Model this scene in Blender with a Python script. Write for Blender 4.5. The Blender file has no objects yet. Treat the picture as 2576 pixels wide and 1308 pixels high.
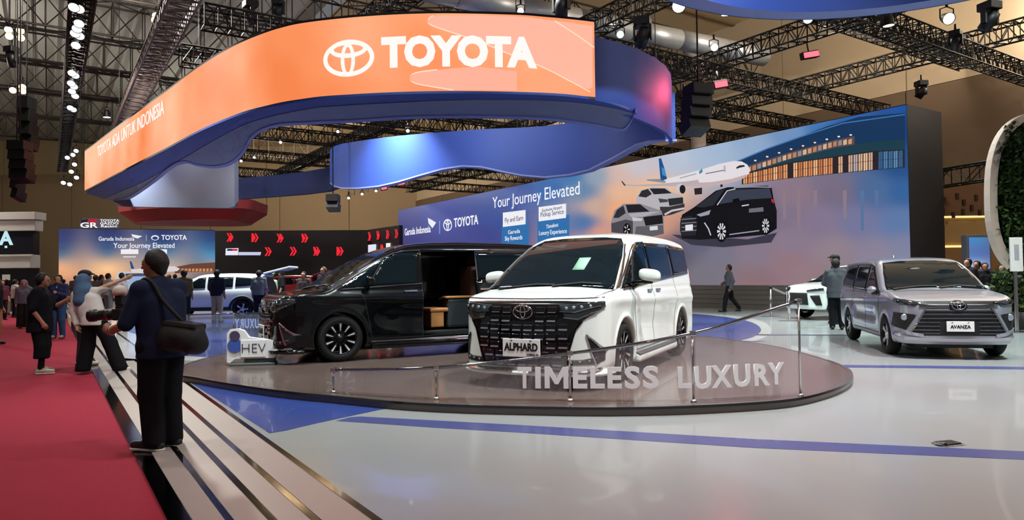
import bpy, bmesh, math, random
import numpy as np
from mathutils import Vector, Matrix
random.seed(7)
SC = bpy.context.scene
COL = SC.collection
# ------------------------------------------------------------------ camera
CZ, FPX, PITCH, ROLL = 1.47, 1750.0, math.radians(1.443), math.radians(0.7125)
cam_d = bpy.data.cameras.new('camera'); cam = bpy.data.objects.new('camera', cam_d); COL.objects.link(cam)
cam_d.sensor_width = 36; cam_d.lens = FPX / 2576 * 36; cam_d.clip_end = 400
CAM_R = Matrix.Rotation(math.radians(90) + PITCH, 3, 'X') @ Matrix.Rotation(-ROLL, 3, 'Z')
cam.matrix_world = Matrix.Translation((0, 0, CZ)) @ CAM_R.to_4x4()
SC.camera = cam
# ------------------------------------------------------------------ world, exposure
W = bpy.data.worlds.new('hall_air'); SC.world = W; W.use_nodes = True
bg = W.node_tree.nodes['Background']; bg.inputs[0].default_value = (.96, .97, 1, 1); bg.inputs[1].default_value = .15
SC.view_settings.view_transform = 'Standard'; SC.view_settings.look = 'None'
SC.view_settings.gamma = 1; SC.view_settings.use_curve_mapping = False
SC.view_settings.exposure = 0.0
SC.cycles.use_denoising = True
SC.cycles.max_bounces = 5; SC.cycles.diffuse_bounces = 2; SC.cycles.glossy_bounces = 3; SC.cycles.transmission_bounces = 2; SC.cycles.transparent_max_bounces = 8
SC.cycles.caustics_reflective = False; SC.cycles.caustics_refractive = False; SC.cycles.use_adaptive_sampling = True; SC.cycles.adaptive_threshold = .09; SC.cycles.adaptive_min_samples = 10
SC.cycles.sample_clamp_indirect = 4.0
# stage lamps: every one hangs on a roof truss above the stand
LAMPS = [  # x, y, z, aim x, aim y, watts, size, colour
    (-3.0, 9.0, 8.6, -1.8, 12.0, 900, .5, (.88, 1, .97)), (2.4, 5.6, 8.6, 1.3, 9.2, 950, .5, (.88, 1, .97)),
    (5.2, 9.5, 8.6, 3.2, 10.5, 900, .5, (.87, 1, .98)), (8.5, 8.5, 8.6, 7.6, 12.0, 1200, .5, (.88, 1, .97)),
    (10.5, 13.0, 8.6, 9.0, 14.5, 900, .5, (.88, 1, .97)), (3.5, 4.0, 8.6, 3.4, 5.0, 130, .5, (.92, 1, .97)),
    (7.0, 5.5, 8.6, 7.0, 7.0, 420, .5, (.92, .98, 1)), (-2.2, 4.6, 8.6, -1.2, 4.9, 150, .5, (1, .93, .88)),
    (6.0, 19.0, 8.6, 6.5, 20.0, 1300, .5, (.9, 1, .97)), (11.0, 20.0, 8.6, 11.5, 20.0, 1300, .5, (.9, 1, .97)),
    (-7.5, 16.0, 8.6, -7.5, 17.0, 900, .6, (.97, .98, .98)), (-9.5, 25.0, 8.6, -9.5, 26.0, 1800, .6, (.93, .97, 1)),
    (-4.5, 25.0, 8.6, -4.5, 26.5, 1800, .6, (.93, .97, 1)), (-6.5, 8.0, 8.6, -6.0, 8.0, 420, .6, (1, .92, .86)),
    (1.0, 17.0, 8.6, 1.0, 16.0, 600, .5, (.9, 1, .97)), (-17.5, 30.0, 8.6, -17, 30, 1300, .6, (.97, .98, .98)),
    (2.6, 3.0, 8.6, 2.3, 4.9, 160, .3, (1, .12, .16)), (.2, 2.2, 8.6, .3, 4.0, 90, .3, (1, .3, .3)), (5.6, 9.0, 8.6, 4.3, 9.6, 480, .3, (1, .16, .2))]
for lx, ly, lz, ax, ay, w, sz, c in LAMPS:
    ld = bpy.data.lights.new('stage_lamp_light', 'AREA'); ld.shape = 'DISK'; ld.size = sz; ld.energy = w * .24; ld.color = c; ld.spread = math.radians(85)
    lo = bpy.data.objects.new('stage_lamp_light', ld); COL.objects.link(lo)
    lo.location = (lx, ly, lz); lo.rotation_euler = (Vector((ax, ay, .2)) - lo.location).to_track_quat('-Z', 'Y').to_euler()
for lx, ly, lz, tx, ty, tz, w, c in [(5.0, 8.5, 8.6, 2.6, 15.6, 6.0, 150, (.9, .95, 1)), (-5.5, 14.0, 9.0, -8.0, 24.0, 5.6, 160, (.9, .95, 1)), (5.75, 18.6, 6.65, 4.0, 17.6, 5.9, 22, (1, .1, .2)), (-1.5, 19.0, 4.2 + 4.4, -1.0, 25.2, 6.0, 120, (.85, .92, 1))]:
    ld = bpy.data.lights.new('canopy_wash_light', 'AREA'); ld.shape = 'DISK'; ld.size = .4; ld.energy = w; ld.color = c; ld.spread = math.radians(100)  # white washes added to brighten the canopy; the red one has its fixture
    lo = bpy.data.objects.new('canopy_wash_light', ld); COL.objects.link(lo); lo.location = (lx, ly, lz); lo.rotation_euler = (Vector((tx, ty, tz)) - lo.location).to_track_quat('-Z', 'Y').to_euler()
# unseen fill lights added below the roof to brighten ceiling and walls
for lx, ly, w in [(-34, 34, 4600), (-18, 58, 4800), (4, 54, 4000), (22, 26, 2600), (18, 12, 1500), (-14, 24, 3000), (-8, -4, 650), (12, 25, 1700)]:
    ld = bpy.data.lights.new('hall_fill_light', 'POINT'); ld.shadow_soft_size = .6; ld.energy = w; ld.color = (1, .93, .82)
    lo = bpy.data.objects.new('hall_fill_light', ld); COL.objects.link(lo); lo.location = (lx, ly, 11.6)

# ------------------------------------------------------------------ where a pixel of the 2576 x 1308 frame meets a plane
def ray(px, py): return (CAM_R @ Vector(((px - 1288) / FPX, (654 - py) / FPX, -1)))
def on_z(px, py, z):
    d = ray(px, py); t = (z - CZ) / d.z; return Vector((d.x * t, d.y * t, z))
def on_y(px, py, y):
    d = ray(px, py); t = y / d.y; return Vector((d.x * t, y, CZ + d.z * t))
AX = math.radians(-33.686)                      # the stand runs along U, into depth along V
U = Vector((math.sin(AX), math.cos(AX), 0)); V = Vector((math.cos(AX), -math.sin(AX), 0))
def on_v(px, py, v):
    d = ray(px, py); t = v / d.dot(V); return Vector((0, 0, CZ)) + d * t
def uv(u, v, z=0): return U * u + V * v + Vector((0, 0, z))
Z_ST, Z_TT = .11, .20                           # stage floor, turntable

# ------------------------------------------------------------------ materials
def lin(h):
    if isinstance(h, str):
        h = h.lstrip('#'); r = [int(h[i:i + 2], 16) / 255 for i in (0, 2, 4)]
        return tuple((c / 12.92 if c <= .04045 else ((c + .055) / 1.055) ** 2.4) for c in r) + (1,)
    return tuple(h) + ((1,) if len(h) == 3 else ())
MATS = {}
def M(name, col, rough=.5, metal=0, emit=0, spec=.5, coat=0, var=0, scale=8, bump=0, alpha=1, trans=0, ior=1.45, ecol=None):
    if name in MATS: return MATS[name]
    m = bpy.data.materials.new(name); m.use_nodes = True; MATS[name] = m
    nt = m.node_tree; b = nt.nodes['Principled BSDF']; c = lin(col)
    b.inputs['Base Color'].default_value = c; b.inputs['Roughness'].default_value = rough; b.inputs['Metallic'].default_value = metal
    b.inputs['Specular IOR Level'].default_value = spec; b.inputs['Coat Weight'].default_value = coat; b.inputs['Coat Roughness'].default_value = .03
    b.inputs['IOR'].default_value = ior; b.inputs['Transmission Weight'].default_value = trans; b.inputs['Alpha'].default_value = alpha
    if emit:
        b.inputs['Emission Color'].default_value = lin(ecol) if ecol else c; b.inputs['Emission Strength'].default_value = emit
    if var or bump:
        tc = nt.nodes.new('ShaderNodeTexCoord'); n = nt.nodes.new('ShaderNodeTexNoise'); n.inputs['Scale'].default_value = scale; n.inputs['Detail'].default_value = 5
        nt.links.new(tc.outputs['Object'], n.inputs['Vector'])
        if var:
            mx = nt.nodes.new('ShaderNodeMix'); mx.data_type = 'RGBA'
            mx.inputs[6].default_value = tuple(min(1, x * (1 - var)) for x in c[:3]) + (1,); mx.inputs[7].default_value = tuple(min(1, x * (1 + var)) for x in c[:3]) + (1,)
            nt.links.new(n.outputs['Fac'], mx.inputs[0]); nt.links.new(mx.outputs[2], b.inputs['Base Color'])
        if bump:
            bp = nt.nodes.new('ShaderNodeBump'); bp.inputs['Strength'].default_value = bump; bp.inputs['Distance'].default_value = .01
            nt.links.new(n.outputs['Fac'], bp.inputs['Height']); nt.links.new(bp.outputs[0], b.inputs['Normal'])
    return m
def E(name, col, s=1.0):                        # something that gives off light
    m = M(name, '000000', .6, emit=s, ecol=col, spec=.2); m.cycles.emission_sampling = 'NONE'; return m

# ------------------------------------------------------------------ objects
def tag(o, label=None, cat=None, group=None, kind=None):
    if label: o['label'] = label
    if cat: o['category'] = cat
    if group: o['group'] = group
    if kind: o['kind'] = kind
    return o
def empty(name, loc=(0, 0, 0), rz=0, label=None, cat=None, group=None, parent=None):
    o = bpy.data.objects.new(name, None); COL.objects.link(o); o.location = loc; o.rotation_euler = (0, 0, rz)
    o.empty_display_size = .1; o.parent = parent
    return tag(o, label, cat, group)
def link(name, me, mat, parent=None, smooth=False, loc=None, rot=None):
    o = bpy.data.objects.new(name, me); COL.objects.link(o); o.parent = parent
    if mat is not None and not me.materials: me.materials.append(mat)
    if smooth: me.polygons.foreach_set('use_smooth', [True] * len(me.polygons))
    if loc is not None: o.location = loc
    if rot is not None: o.rotation_euler = rot
    return o
def mesh(name, vs, fs):
    me = bpy.data.meshes.new(name); me.from_pydata([tuple(v) for v in vs], [], [tuple(f) for f in fs]); me.update(); return me
def obj(name, vs, fs, mat, parent=None, smooth=False): return link(name, mesh(name, vs, fs), mat, parent, smooth)
def bm_obj(name, bm, mat, parent=None, smooth=False):
    bmesh.ops.recalc_face_normals(bm, faces=bm.faces)
    me = bpy.data.meshes.new(name); bm.to_mesh(me); bm.free(); return link(name, me, mat, parent, smooth)
def bm_box(bm, lo, hi, mtx=None):
    lo, hi = Vector(lo), Vector(hi); r = bmesh.ops.create_cube(bm, size=1)
    m = Matrix.Translation((lo + hi) / 2) @ Matrix.Diagonal(((hi - lo).x, (hi - lo).y, (hi - lo).z, 1))
    bmesh.ops.transform(bm, matrix=(mtx @ m) if mtx else m, verts=r['verts']); return r['verts']
def box(name, lo, hi, mat, parent=None, bev=0, mtx=None, seg=2):
    bm = bmesh.new(); bm_box(bm, lo, hi, mtx)
    if bev: bmesh.ops.bevel(bm, geom=bm.edges[:], offset=bev, segments=seg, affect='EDGES', profile=.6)
    return bm_obj(name, bm, mat, parent, smooth=False)
def bm_tube(bm, pts, r, n=8, cap=True, closed=False):
    pts = [Vector(p) for p in pts]; rings = []; L = len(pts)
    rr = r if isinstance(r, (list, tuple)) else [r] * L
    up = None
    for i, p in enumerate(pts):
        a = pts[i - 1] if (i or closed) else p; b = pts[(i + 1) % L] if (i < L - 1 or closed) else p
        t = (b - a).normalized()
        if up is None: up = Vector((0, 0, 1)) if abs(t.z) < .9 else Vector((1, 0, 0))
        s = t.cross(up).normalized(); u2 = s.cross(t).normalized(); up = u2
        rings.append([bm.verts.new(p + (s * math.cos(k * 2 * math.pi / n) + u2 * math.sin(k * 2 * math.pi / n)) * rr[i]) for k in range(n)])
    for i in range(L if closed else L - 1):
        A, B = rings[i], rings[(i + 1) % L]
        for k in range(n): bm.faces.new((A[k], A[(k + 1) % n], B[(k + 1) % n], B[k]))
    if cap and not closed:
        bm.faces.new(rings[0][::-1]); bm.faces.new(rings[-1])
def tube(name, pts, r, mat, parent=None, n=10, closed=False):
    bm = bmesh.new(); bm_tube(bm, pts, r, n, True, closed); return bm_obj(name, bm, mat, parent, smooth=True)
def lathe(name, prof, mat, parent=None, n=32, axis='z', loc=(0, 0, 0), smooth=True):
    vs, fs = [], []; L = len(prof)
    for k in range(n):
        a = 2 * math.pi * k / n
        for r, h in prof:
            p = (r * math.cos(a), r * math.sin(a), h)
            vs.append({'z': p, 'y': (p[0], p[2], p[1]), 'x': (p[2], p[0], p[1])}[axis])
    for k in range(n):
        for i in range(L - 1):
            a, b = k * L + i, ((k + 1) % n) * L + i; fs.append((a, b, b + 1, a + 1))
    bm = bmesh.new(); me = mesh(name, vs, fs); bm.from_mesh(me); bmesh.ops.remove_doubles(bm, verts=bm.verts, dist=1e-6)
    bpy.data.meshes.remove(me); o = bm_obj(name, bm, mat, parent, smooth); o.location = loc; return o
def prism(name, poly, z0, z1, mat, parent=None, bev=0):
    bm = bmesh.new(); vs = [bm.verts.new((p[0], p[1], z0)) for p in poly]; f = bm.faces.new(vs)
    r = bmesh.ops.extrude_face_region(bm, geom=[f]); bmesh.ops.translate(bm, vec=(0, 0, z1 - z0), verts=[g for g in r['geom'] if isinstance(g, bmesh.types.BMVert)])
    if bev: bmesh.ops.bevel(bm, geom=[e for e in bm.edges], offset=bev, segments=2, affect='EDGES')
    return bm_obj(name, bm, mat, parent)
def plate(name, pts, th, mat, parent=None):
    """flat polygon in space with a thickness th along its normal"""
    pts = [Vector(p) for p in pts]; bm = bmesh.new(); f = bm.faces.new([bm.verts.new(p) for p in pts]); f.normal_update(); n = f.normal.copy()
    r = bmesh.ops.extrude_face_region(bm, geom=[f]); bmesh.ops.translate(bm, vec=n * th, verts=[g for g in r['geom'] if isinstance(g, bmesh.types.BMVert)])
    return bm_obj(name, bm, mat, parent)
def text(name, s, size, mat, parent=None, mtx=None, extrude=.004, bold=0, sx=1, align='CENTER', space=1.0):
    cu = bpy.data.curves.new(name, 'FONT'); cu.body = s; cu.size = size; cu.extrude = extrude; cu.offset = bold; cu.align_x = align; cu.align_y = 'CENTER'; cu.space_character = space; cu.resolution_u = 3
    o = bpy.data.objects.new(name, cu); COL.objects.link(o)
    bpy.context.view_layer.update()
    me = bpy.data.meshes.new_from_object(o.evaluated_get(bpy.context.evaluated_depsgraph_get())); bpy.data.objects.remove(o); bpy.data.curves.remove(cu)
    me.materials.clear()
    if sx != 1: me.transform(Matrix.Diagonal((sx, 1, 1, 1)))
    if mtx is not None: me.transform(mtx)
    me.update(); return link(name, me, mat, parent)
def frame(origin, xdir, ydir):
    x = Vector(xdir).normalized(); y = Vector(ydir); y = (y - x * y.dot(x)).normalized(); z = x.cross(y)
    return Matrix(((x.x, y.x, z.x, origin[0]), (x.y, y.y, z.y, origin[1]), (x.z, y.z, z.z, origin[2]), (0, 0, 0, 1)))
def copy_tree(o, parent=None):
    c = o.copy(); COL.objects.link(c); c.parent = parent
    for ch in list(o.children): copy_tree(ch, c)
    return c
def smooth_poly(pts, n=6, closed=True):
    P = np.array(pts, float); out = []; L = len(P)
    for i in range(L if closed else L - 1):
        p0, p1, p2, p3 = (P[(i + k) % L] for k in (-1, 0, 1, 2)) if closed else (P[max(i - 1, 0)], P[i], P[i + 1], P[min(i + 2, L - 1)])
        for t in np.arange(n) / n:
            out.append(.5 * ((2 * p1) + (-p0 + p2) * t + (2 * p0 - 5 * p1 + 4 * p2 - p3) * t * t + (-p0 + 3 * p1 - 3 * p2 + p3) * t ** 3))
    if not closed: out.append(P[-1])
    return np.array(out)

# ------------------------------------------------------------------ surfaces from distance fields
def smax(a, b, k):
    h = np.maximum(k - np.abs(a - b), 0) / k; return np.maximum(a, b) + h * h * k * .25
def smin(a, b, k): return -smax(-a, -b, k)
def sstep(a, b, x):
    t = np.clip((x - a) / (b - a), 0, 1); return t * t * (3 - 2 * t)
def poly_sdf(poly, x, y):
    """signed distance to a closed polygon, negative inside"""
    P = np.array(poly, float); Q = np.roll(P, -1, 0); x, y = np.broadcast_arrays(np.asarray(x, float), np.asarray(y, float))
    d2 = np.full(x.shape, 1e9); ins = np.zeros(x.shape, bool)
    for (ax, ay), (bx, by) in zip(P, Q):
        ex, ey = bx - ax, by - ay; wx, wy = x - ax, y - ay
        t = np.clip((wx * ex + wy * ey) / (ex * ex + ey * ey + 1e-12), 0, 1)
        d2 = np.minimum(d2, (wx - ex * t) ** 2 + (wy - ey * t) ** 2)
        c = ((ay <= y) & (by > y)) | ((by <= y) & (ay > y))
        if ey != 0: ins ^= c & (x < ax + ex * (y - ay) / ey)
    return np.where(ins, -1, 1) * np.sqrt(d2)
class Field:
    """a polygon's distances, kept on a fine grid for quick look-up"""
    def __init__(s, poly, pad=.7, res=.008):
        P = np.array(poly, float); s.lo = P.min(0) - pad; hi = P.max(0) + pad; s.res = res
        gx = np.arange(s.lo[0], hi[0], res); gy = np.arange(s.lo[1], hi[1], res)
        X, Y = np.meshgrid(gx, gy, indexing='ij'); x, y = X.ravel(), Y.ravel(); out = np.empty(len(x)); Q = np.roll(P, -1, 0)
        ex, ey = (Q - P).T; den = ex * ex + ey * ey + 1e-12; st = 40000
        for i in range(0, len(x), st):
            wx = x[i:i + st, None] - P[:, 0]; wy = y[i:i + st, None] - P[:, 1]
            t = np.clip((wx * ex + wy * ey) / den, 0, 1); d = np.sqrt(((wx - ex * t) ** 2 + (wy - ey * t) ** 2).min(1))
            yy = y[i:i + st, None]; c = ((P[:, 1] <= yy) != (Q[:, 1] <= yy)) & (wx < ex * wy / np.where(ey == 0, 1e-12, ey))
            out[i:i + st] = np.where(c.sum(1) % 2, -d, d)
        s.g = out.reshape(X.shape).astype(np.float32)
    def __call__(s, x, y):
        x, y = np.broadcast_arrays(np.asarray(x, float), np.asarray(y, float)); n, m = s.g.shape
        fx = np.clip((x - s.lo[0]) / s.res, 0, n - 1.001); fy = np.clip((y - s.lo[1]) / s.res, 0, m - 1.001)
        i, j = fx.astype(int), fy.astype(int); a, b = fx - i, fy - j; g = s.g
        return (g[i, j] * (1 - a) + g[i + 1, j] * a) * (1 - b) + (g[i, j + 1] * (1 - a) + g[i + 1, j + 1] * a) * b
def nets(D, lo, res):
    """surface nets: grid of distances -> vertices, quads"""
    S = D < 0; nx, ny, nz = D.shape
    cnt = np.zeros((nx - 1, ny - 1, nz - 1)); acc = np.zeros((nx - 1, ny - 1, nz - 1, 3))
    for ax in range(3):
        sl0 = [slice(None)] * 3; sl1 = [slice(None)] * 3; sl0[ax] = slice(0, -1); sl1[ax] = slice(1, None)
        a, b = D[tuple(sl0)], D[tuple(sl1)]; cross = S[tuple(sl0)] != S[tuple(sl1)]
        t = np.where(cross, a / np.where(cross, a - b, 1), 0)
        o1, o2 = [k for k in range(3) if k != ax]
        for i in (0, 1):
            for j in (0, 1):
                s = [slice(None)] * 3; s[o1] = slice(0, -1) if i == 0 else slice(1, None); s[o2] = slice(0, -1) if j == 0 else slice(1, None)
                c = cross[tuple(s)]; cnt += c; tt = t[tuple(s)]
                acc[..., ax] += tt * c; acc[..., o1] += i * c; acc[..., o2] += j * c
    act = cnt > 0; idx = np.full(act.shape, -1); idx[act] = np.arange(act.sum())
    g = np.argwhere(act); vs = (g + acc[act] / cnt[act][:, None]) * res + np.array(lo)
    quads = []
    for ax in range(3):
        o1, o2 = [(1, 2), (2, 0), (0, 1)][ax]
        sl0 = [slice(1, -1)] * 3; sl1 = [slice(1, -1)] * 3; sl0[ax] = slice(0, -1); sl1[ax] = slice(1, None)
        a, b = S[tuple(sl0)], S[tuple(sl1)]; e = np.argwhere(a != b); base = e.copy()
        for k in range(3):
            if k != ax: base[:, k] += 1
        fl = a[tuple(e.T)]
        def cell(d1, d2):
            c = base.copy(); c[:, o1] -= d1; c[:, o2] -= d2; return idx[tuple(c.T)]
        q = np.stack([cell(1, 1), cell(0, 1), cell(0, 0), cell(1, 0)], 1)
        q[~fl] = q[~fl][:, ::-1]; quads.append(q)
    return vs, np.concatenate(quads)
def np_mesh(name, vs, fs):
    me = bpy.data.meshes.new(name); n, k = fs.shape
    me.vertices.add(len(vs)); me.vertices.foreach_set('co', np.asarray(vs, np.float32).ravel())
    me.loops.add(n * k); me.loops.foreach_set('vertex_index', fs.astype(np.int32).ravel())
    me.polygons.add(n); me.polygons.foreach_set('loop_start', np.arange(0, n * k, k, dtype=np.int32))
    me.update(calc_edges=True); me.validate(); return me
def grad(f, p, e=.010):
    g = np.stack([f(*(p + np.eye(3)[k] * e).T) - f(*(p - np.eye(3)[k] * e).T) for k in range(3)], 1) / (2 * e)
    return g
def sdf_obj(name, f, lo, hi, res, mat, parent=None, newton=1):
    ax = [np.arange(lo[k], hi[k] + res, res) for k in range(3)]
    D = f(ax[0][:, None, None], ax[1][None, :, None], ax[2][None, None, :])
    vs, fs = nets(D, lo, res)
    for _ in range(newton):
        g = grad(f, vs); d = f(*vs.T); gn = (g * g).sum(1) + 1e-9; st = g * (np.clip(d, -res, res) / gn)[:, None]; vs = vs - np.clip(st, -res, res)
    me = np_mesh(name, vs, fs); return link(name, me, mat, parent, True)
# ------------------------------------------------------------------ the hall
def S(o): o['kind'] = 'structure'; return o
FLOORM = M('hall_concrete', 'b5b1a8', .45, var=.08, scale=.6)
S(box('floor', (-78, -14, -.20), (60, 80, -.02), FLOORM))
def quad_uv(name, u0, u1, v0, v1, z0, z1, mat, zb=None, parent=None):
    """slab of the stand between two depths, its top sloping from z0 to z1"""
    a = [uv(u0, v0, z0), uv(u1, v0, z0), uv(u1, v1, z1), uv(u0, v1, z1)]; b = [Vector((p.x, p.y, -.02 if zb is None else zb)) for p in a]
    return obj(name, a + b, [(0, 1, 2, 3)[::-1], (4, 5, 6, 7), (0, 1, 5, 4), (1, 2, 6, 5), (2, 3, 7, 6), (3, 0, 4, 7)], mat, parent)
CARPET = M('red_carpet', '8c2a3a', .95, var=.10, scale=40, bump=.35, spec=.1)
o = S(quad_uv('floor_carpet', -6, 42, -14, .61, 0, 0, CARPET)); tag(o, 'red carpet aisle beside the raised stand')
STEP = M('ramp_laminate', '968d87', .38, var=.03, scale=3); INLAY = M('mirror_steel', 'a8a2a0', .08, 1, var=.1, scale=14); DSTRIP = M('dark_mirror', '5e5a57', .10, 1, var=.15, scale=3)
VB = [.61, .735, .93, 1.125, 1.315, 1.57]; ZR = lambda v: .11 * (v - .61) / .96
ramp = S(empty('floor_ramp')); tag(ramp, 'low ramp of pale boards with mirror strips')
quad_uv('edge_strip', -4, 62, .61, .735, .018, .018, DSTRIP, parent=ramp)
for i in range(1, 5):
    a, b = VB[i], VB[i + 1]; quad_uv('ramp_board', -4, 62, a, b - .045, ZR(a) + .008, ZR(b - .045) + .008, STEP, parent=ramp)
    if i < 5: quad_uv('mirror_strip', -4, 62, b - .047, b + .002, ZR(b) + .006, ZR(b) + .006, INLAY, parent=ramp)
STAGE = M('stage_white', '8f9899', .22, var=.03, scale=.8, coat=.25); BLUE = M('stage_blue', '33488f', .22, var=.05, scale=1.2, coat=.3); STRIPE = M('stripe_blue', '434c80', .25, var=.05, scale=2)
S(quad_uv('floor_stage', -14, 62, 1.57, 34, Z_ST, Z_ST, STAGE))
def inlay(name, pts, mat, label, z=.002, kind='structure'):
    vs = [on_z(x, y, Z_ST) for x, y in pts] if len(pts[0]) == 2 and max(abs(c) for c in pts[0]) > 100 else [Vector((x, y, Z_ST)) for x, y in pts]
    o = plate(name, [v + Vector((0, 0, z)) for v in vs], .001, mat); o['kind'] = 'structure'; tag(o, label); return o
inlay('floor_blue_wedge', [(428, 930), (489, 969), (580, 1027), (678, 1090), (720, 1083), (800, 1064), (880, 1047), (960, 1030), (1040, 1015), (1040, 990), (700, 950)], BLUE, 'blue wedge on the floor between ramp and turntable')
inlay('floor_stripe', [(880, 1050), (908, 1048), (1300, 1069), (1900, 1105), (3400, 1173), (3400, 1193), (1900, 1127), (1300, 1088), (1110, 1077), (845, 1059)], STRIPE, 'long blue stripe across the white floor')
inlay('floor_stripe', [(2080, 918), (2300, 920), (3400, 933), (3400, 940), (2300, 926), (2080, 924)], STRIPE, 'thin blue stripe before the silver car', .003)
inlay('floor_stripe', [(1880, 841.5), (2000, 841.5), (2160, 842), (2160, 844.5), (2000, 844), (1880, 844)], M('stripe_dark', '3d3f60', .3), 'thin dark stripe behind the silver car', .003)
gz = lambda P: [tuple(on_z(x, y, Z_ST)[:2]) for x, y in P]
BB = gz([(1838, 862), (1862, 857), (1895, 848), (1912, 836), (1913, 826), (1898, 814), (1860, 803), (1800, 795), (1743, 790), (1640, 787)]) + [(0, 26.5), (-5, 27.5), (-11, 29), (-14, 27), (-12.5, 22), (-8.5, 16.5), (-5.5, 12.5)]
WB = smooth_poly(gz([(1836, 874), (1885, 862), (1925, 848), (1940, 836), (1938, 824), (1918, 809), (1870, 797), (1800, 790), (1743, 785.5), (1640, 782)]) + [(0, 27.4), (-5, 28.4), (-11.4, 29.9), (-15, 27.7), (-13.3, 22), (-9.2, 16.2), (-6, 12)], 4)
inlay('floor_white_border', [tuple(p) for p in WB], M('border_white', 'e4e6e4', .15, coat=.5), 'white border round the blue floor shape', .002)
inlay('floor_blue_shape', [tuple(p) for p in smooth_poly(BB, 4)], BLUE, 'blue floor shape behind the turntable', .004)
# turntable
TT = [(440, 937), (500, 951), (560, 962), (700, 982), (835, 995), (1000, 1010), (1150, 1018), (1300, 1022), (1500, 1025), (1700, 1022), (1900, 1012), (2015, 1000), (2100, 978), (2140, 958), (2147, 944), (2138, 928), (2100, 910), (2015, 885), (1935, 867), (1860, 857)]
tp = [tuple(on_z(x, y, Z_TT)[:2]) for x, y in TT] + [(4.1, 14.3), (2.9, 15.6), (1.2, 16.4), (-.8, 16.6), (-2.9, 15.9), (-4.3, 14.5), (-5.0, 12.8), (-5.1, 11.0)]
TTP = [tuple(p) for p in smooth_poly(tp, 5)]
tt = empty('turntable', (.2, 11.4, Z_ST), label='round brown display turntable under both vans', cat='turntable')
def off_poly(P, d):
    P = np.array(P); c = P.mean(0); r = P - c; L = np.hypot(r[:, 0], r[:, 1])[:, None]; return c + r * (1 + d / L)
def ring_wall(name, P, z0, z1, mat, parent, inset0=0, inset1=0, loc=(0, 0, 0)):
    a, b = off_poly(P, inset0), off_poly(P, inset1); n = len(P); L = Vector(loc)
    vs = [Vector((x, y, z0)) - L for x, y in a] + [Vector((x, y, z1)) - L for x, y in b]
    return obj(name, vs, [(i, (i + 1) % n, n + (i + 1) % n, n + i) for i in range(n)], mat, parent, True)
tl = Vector((.2, 11.4, Z_ST))
prism('turntable_deck', [(x - tl.x, y - tl.y) for x, y in off_poly(TTP, -.03)], .0, Z_TT - Z_ST, M('turntable_brown', '5f524d', .20, var=.06, scale=.7, coat=.25), tt)
ring_wall('turntable_skirt', TTP, Z_ST, Z_ST + .062, M('skirt_black', '1d1c1e', .25, .5), tt, -.04, -.04, tl)
ring_wall('turntable_groove', TTP, Z_ST + .062, Z_ST + .066, M('skirt_edge', '8f8c90', .2, .9), tt, -.02, 0, tl)
ring_wall('turntable_rim', TTP, Z_ST + .066, Z_TT + .001, M('rim_steel', '5f5d62', .18, .95, var=.15, scale=2), tt, 0, -.005, tl)
ring_wall('turntable_rim_top', TTP, Z_TT + .001, Z_TT + .003, M('rim_edge', '9a9490', .2, .8), tt, -.005, -.06, tl)
# walls and roof of the hall
BEIGE = M('wall_beige', '988062', .8, var=.05, scale=.3); BEIGE2 = M('wall_cream', 'b29a74', .8, var=.05, scale=.3)
wb = S(empty('wall_back'))
for i in range(17):
    x0 = -77.5 + i * 7.5; box('wall_panel', (x0, 75.0, 0), (x0 + 7.44, 75.4, 13.2), BEIGE, wb); box('upper_panel', (x0, 75.2, 13.25), (x0 + 7.46, 75.5, 22), BEIGE2, wb)
wr = S(empty('wall_right'))
for i in range(14):
    u0 = -16 + i * 6.5; quad_uv('wall_panel', u0, u0 + 6.45, 33, 33.4, 9.85, 9.85, M('wall_right_beige', '6f5a46', .8, var=.05, scale=.3), 0, wr); quad_uv('upper_panel', u0, u0 + 6.46, 33.1, 33.5, 16.2, 16.2, M('wall_right_cream', 'bda88a', .8, var=.05, scale=.3), 9.9, wr)
wl = S(box('wall_left', (-76.4, -14, 0), (-76, 75, 22), BEIGE))
CEIL = M('roof_grey', 'aaa8a2', .8, var=.08, scale=.4); CEILB = M('roof_beige', 'bfa47c', .8, var=.06, scale=.2)
ce = S(empty('ceiling'))
quad_uv('roof_sheet', -20, 95, -60, 13, 17.2, 17.2, CEIL, 17.0, ce)
quad_uv('roof_sheet', -20, 95, 13, 34, 16.2, 16.2, CEILB, 16.0, ce)
for i in range(40):
    v0 = -40 + i * 1.3; quad_uv('roof_rib', 5, 90, v0, v0 + .12, 17.0, 17.0, CEIL, 16.86, ce)
for u0 in (6, 16, 26, 38): quad_uv('roof_joint', u0, u0 + .25, 13, 34, 16.0, 16.0, M('joint_brown', '6f5a40', .8), 15.9, ce)
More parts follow.
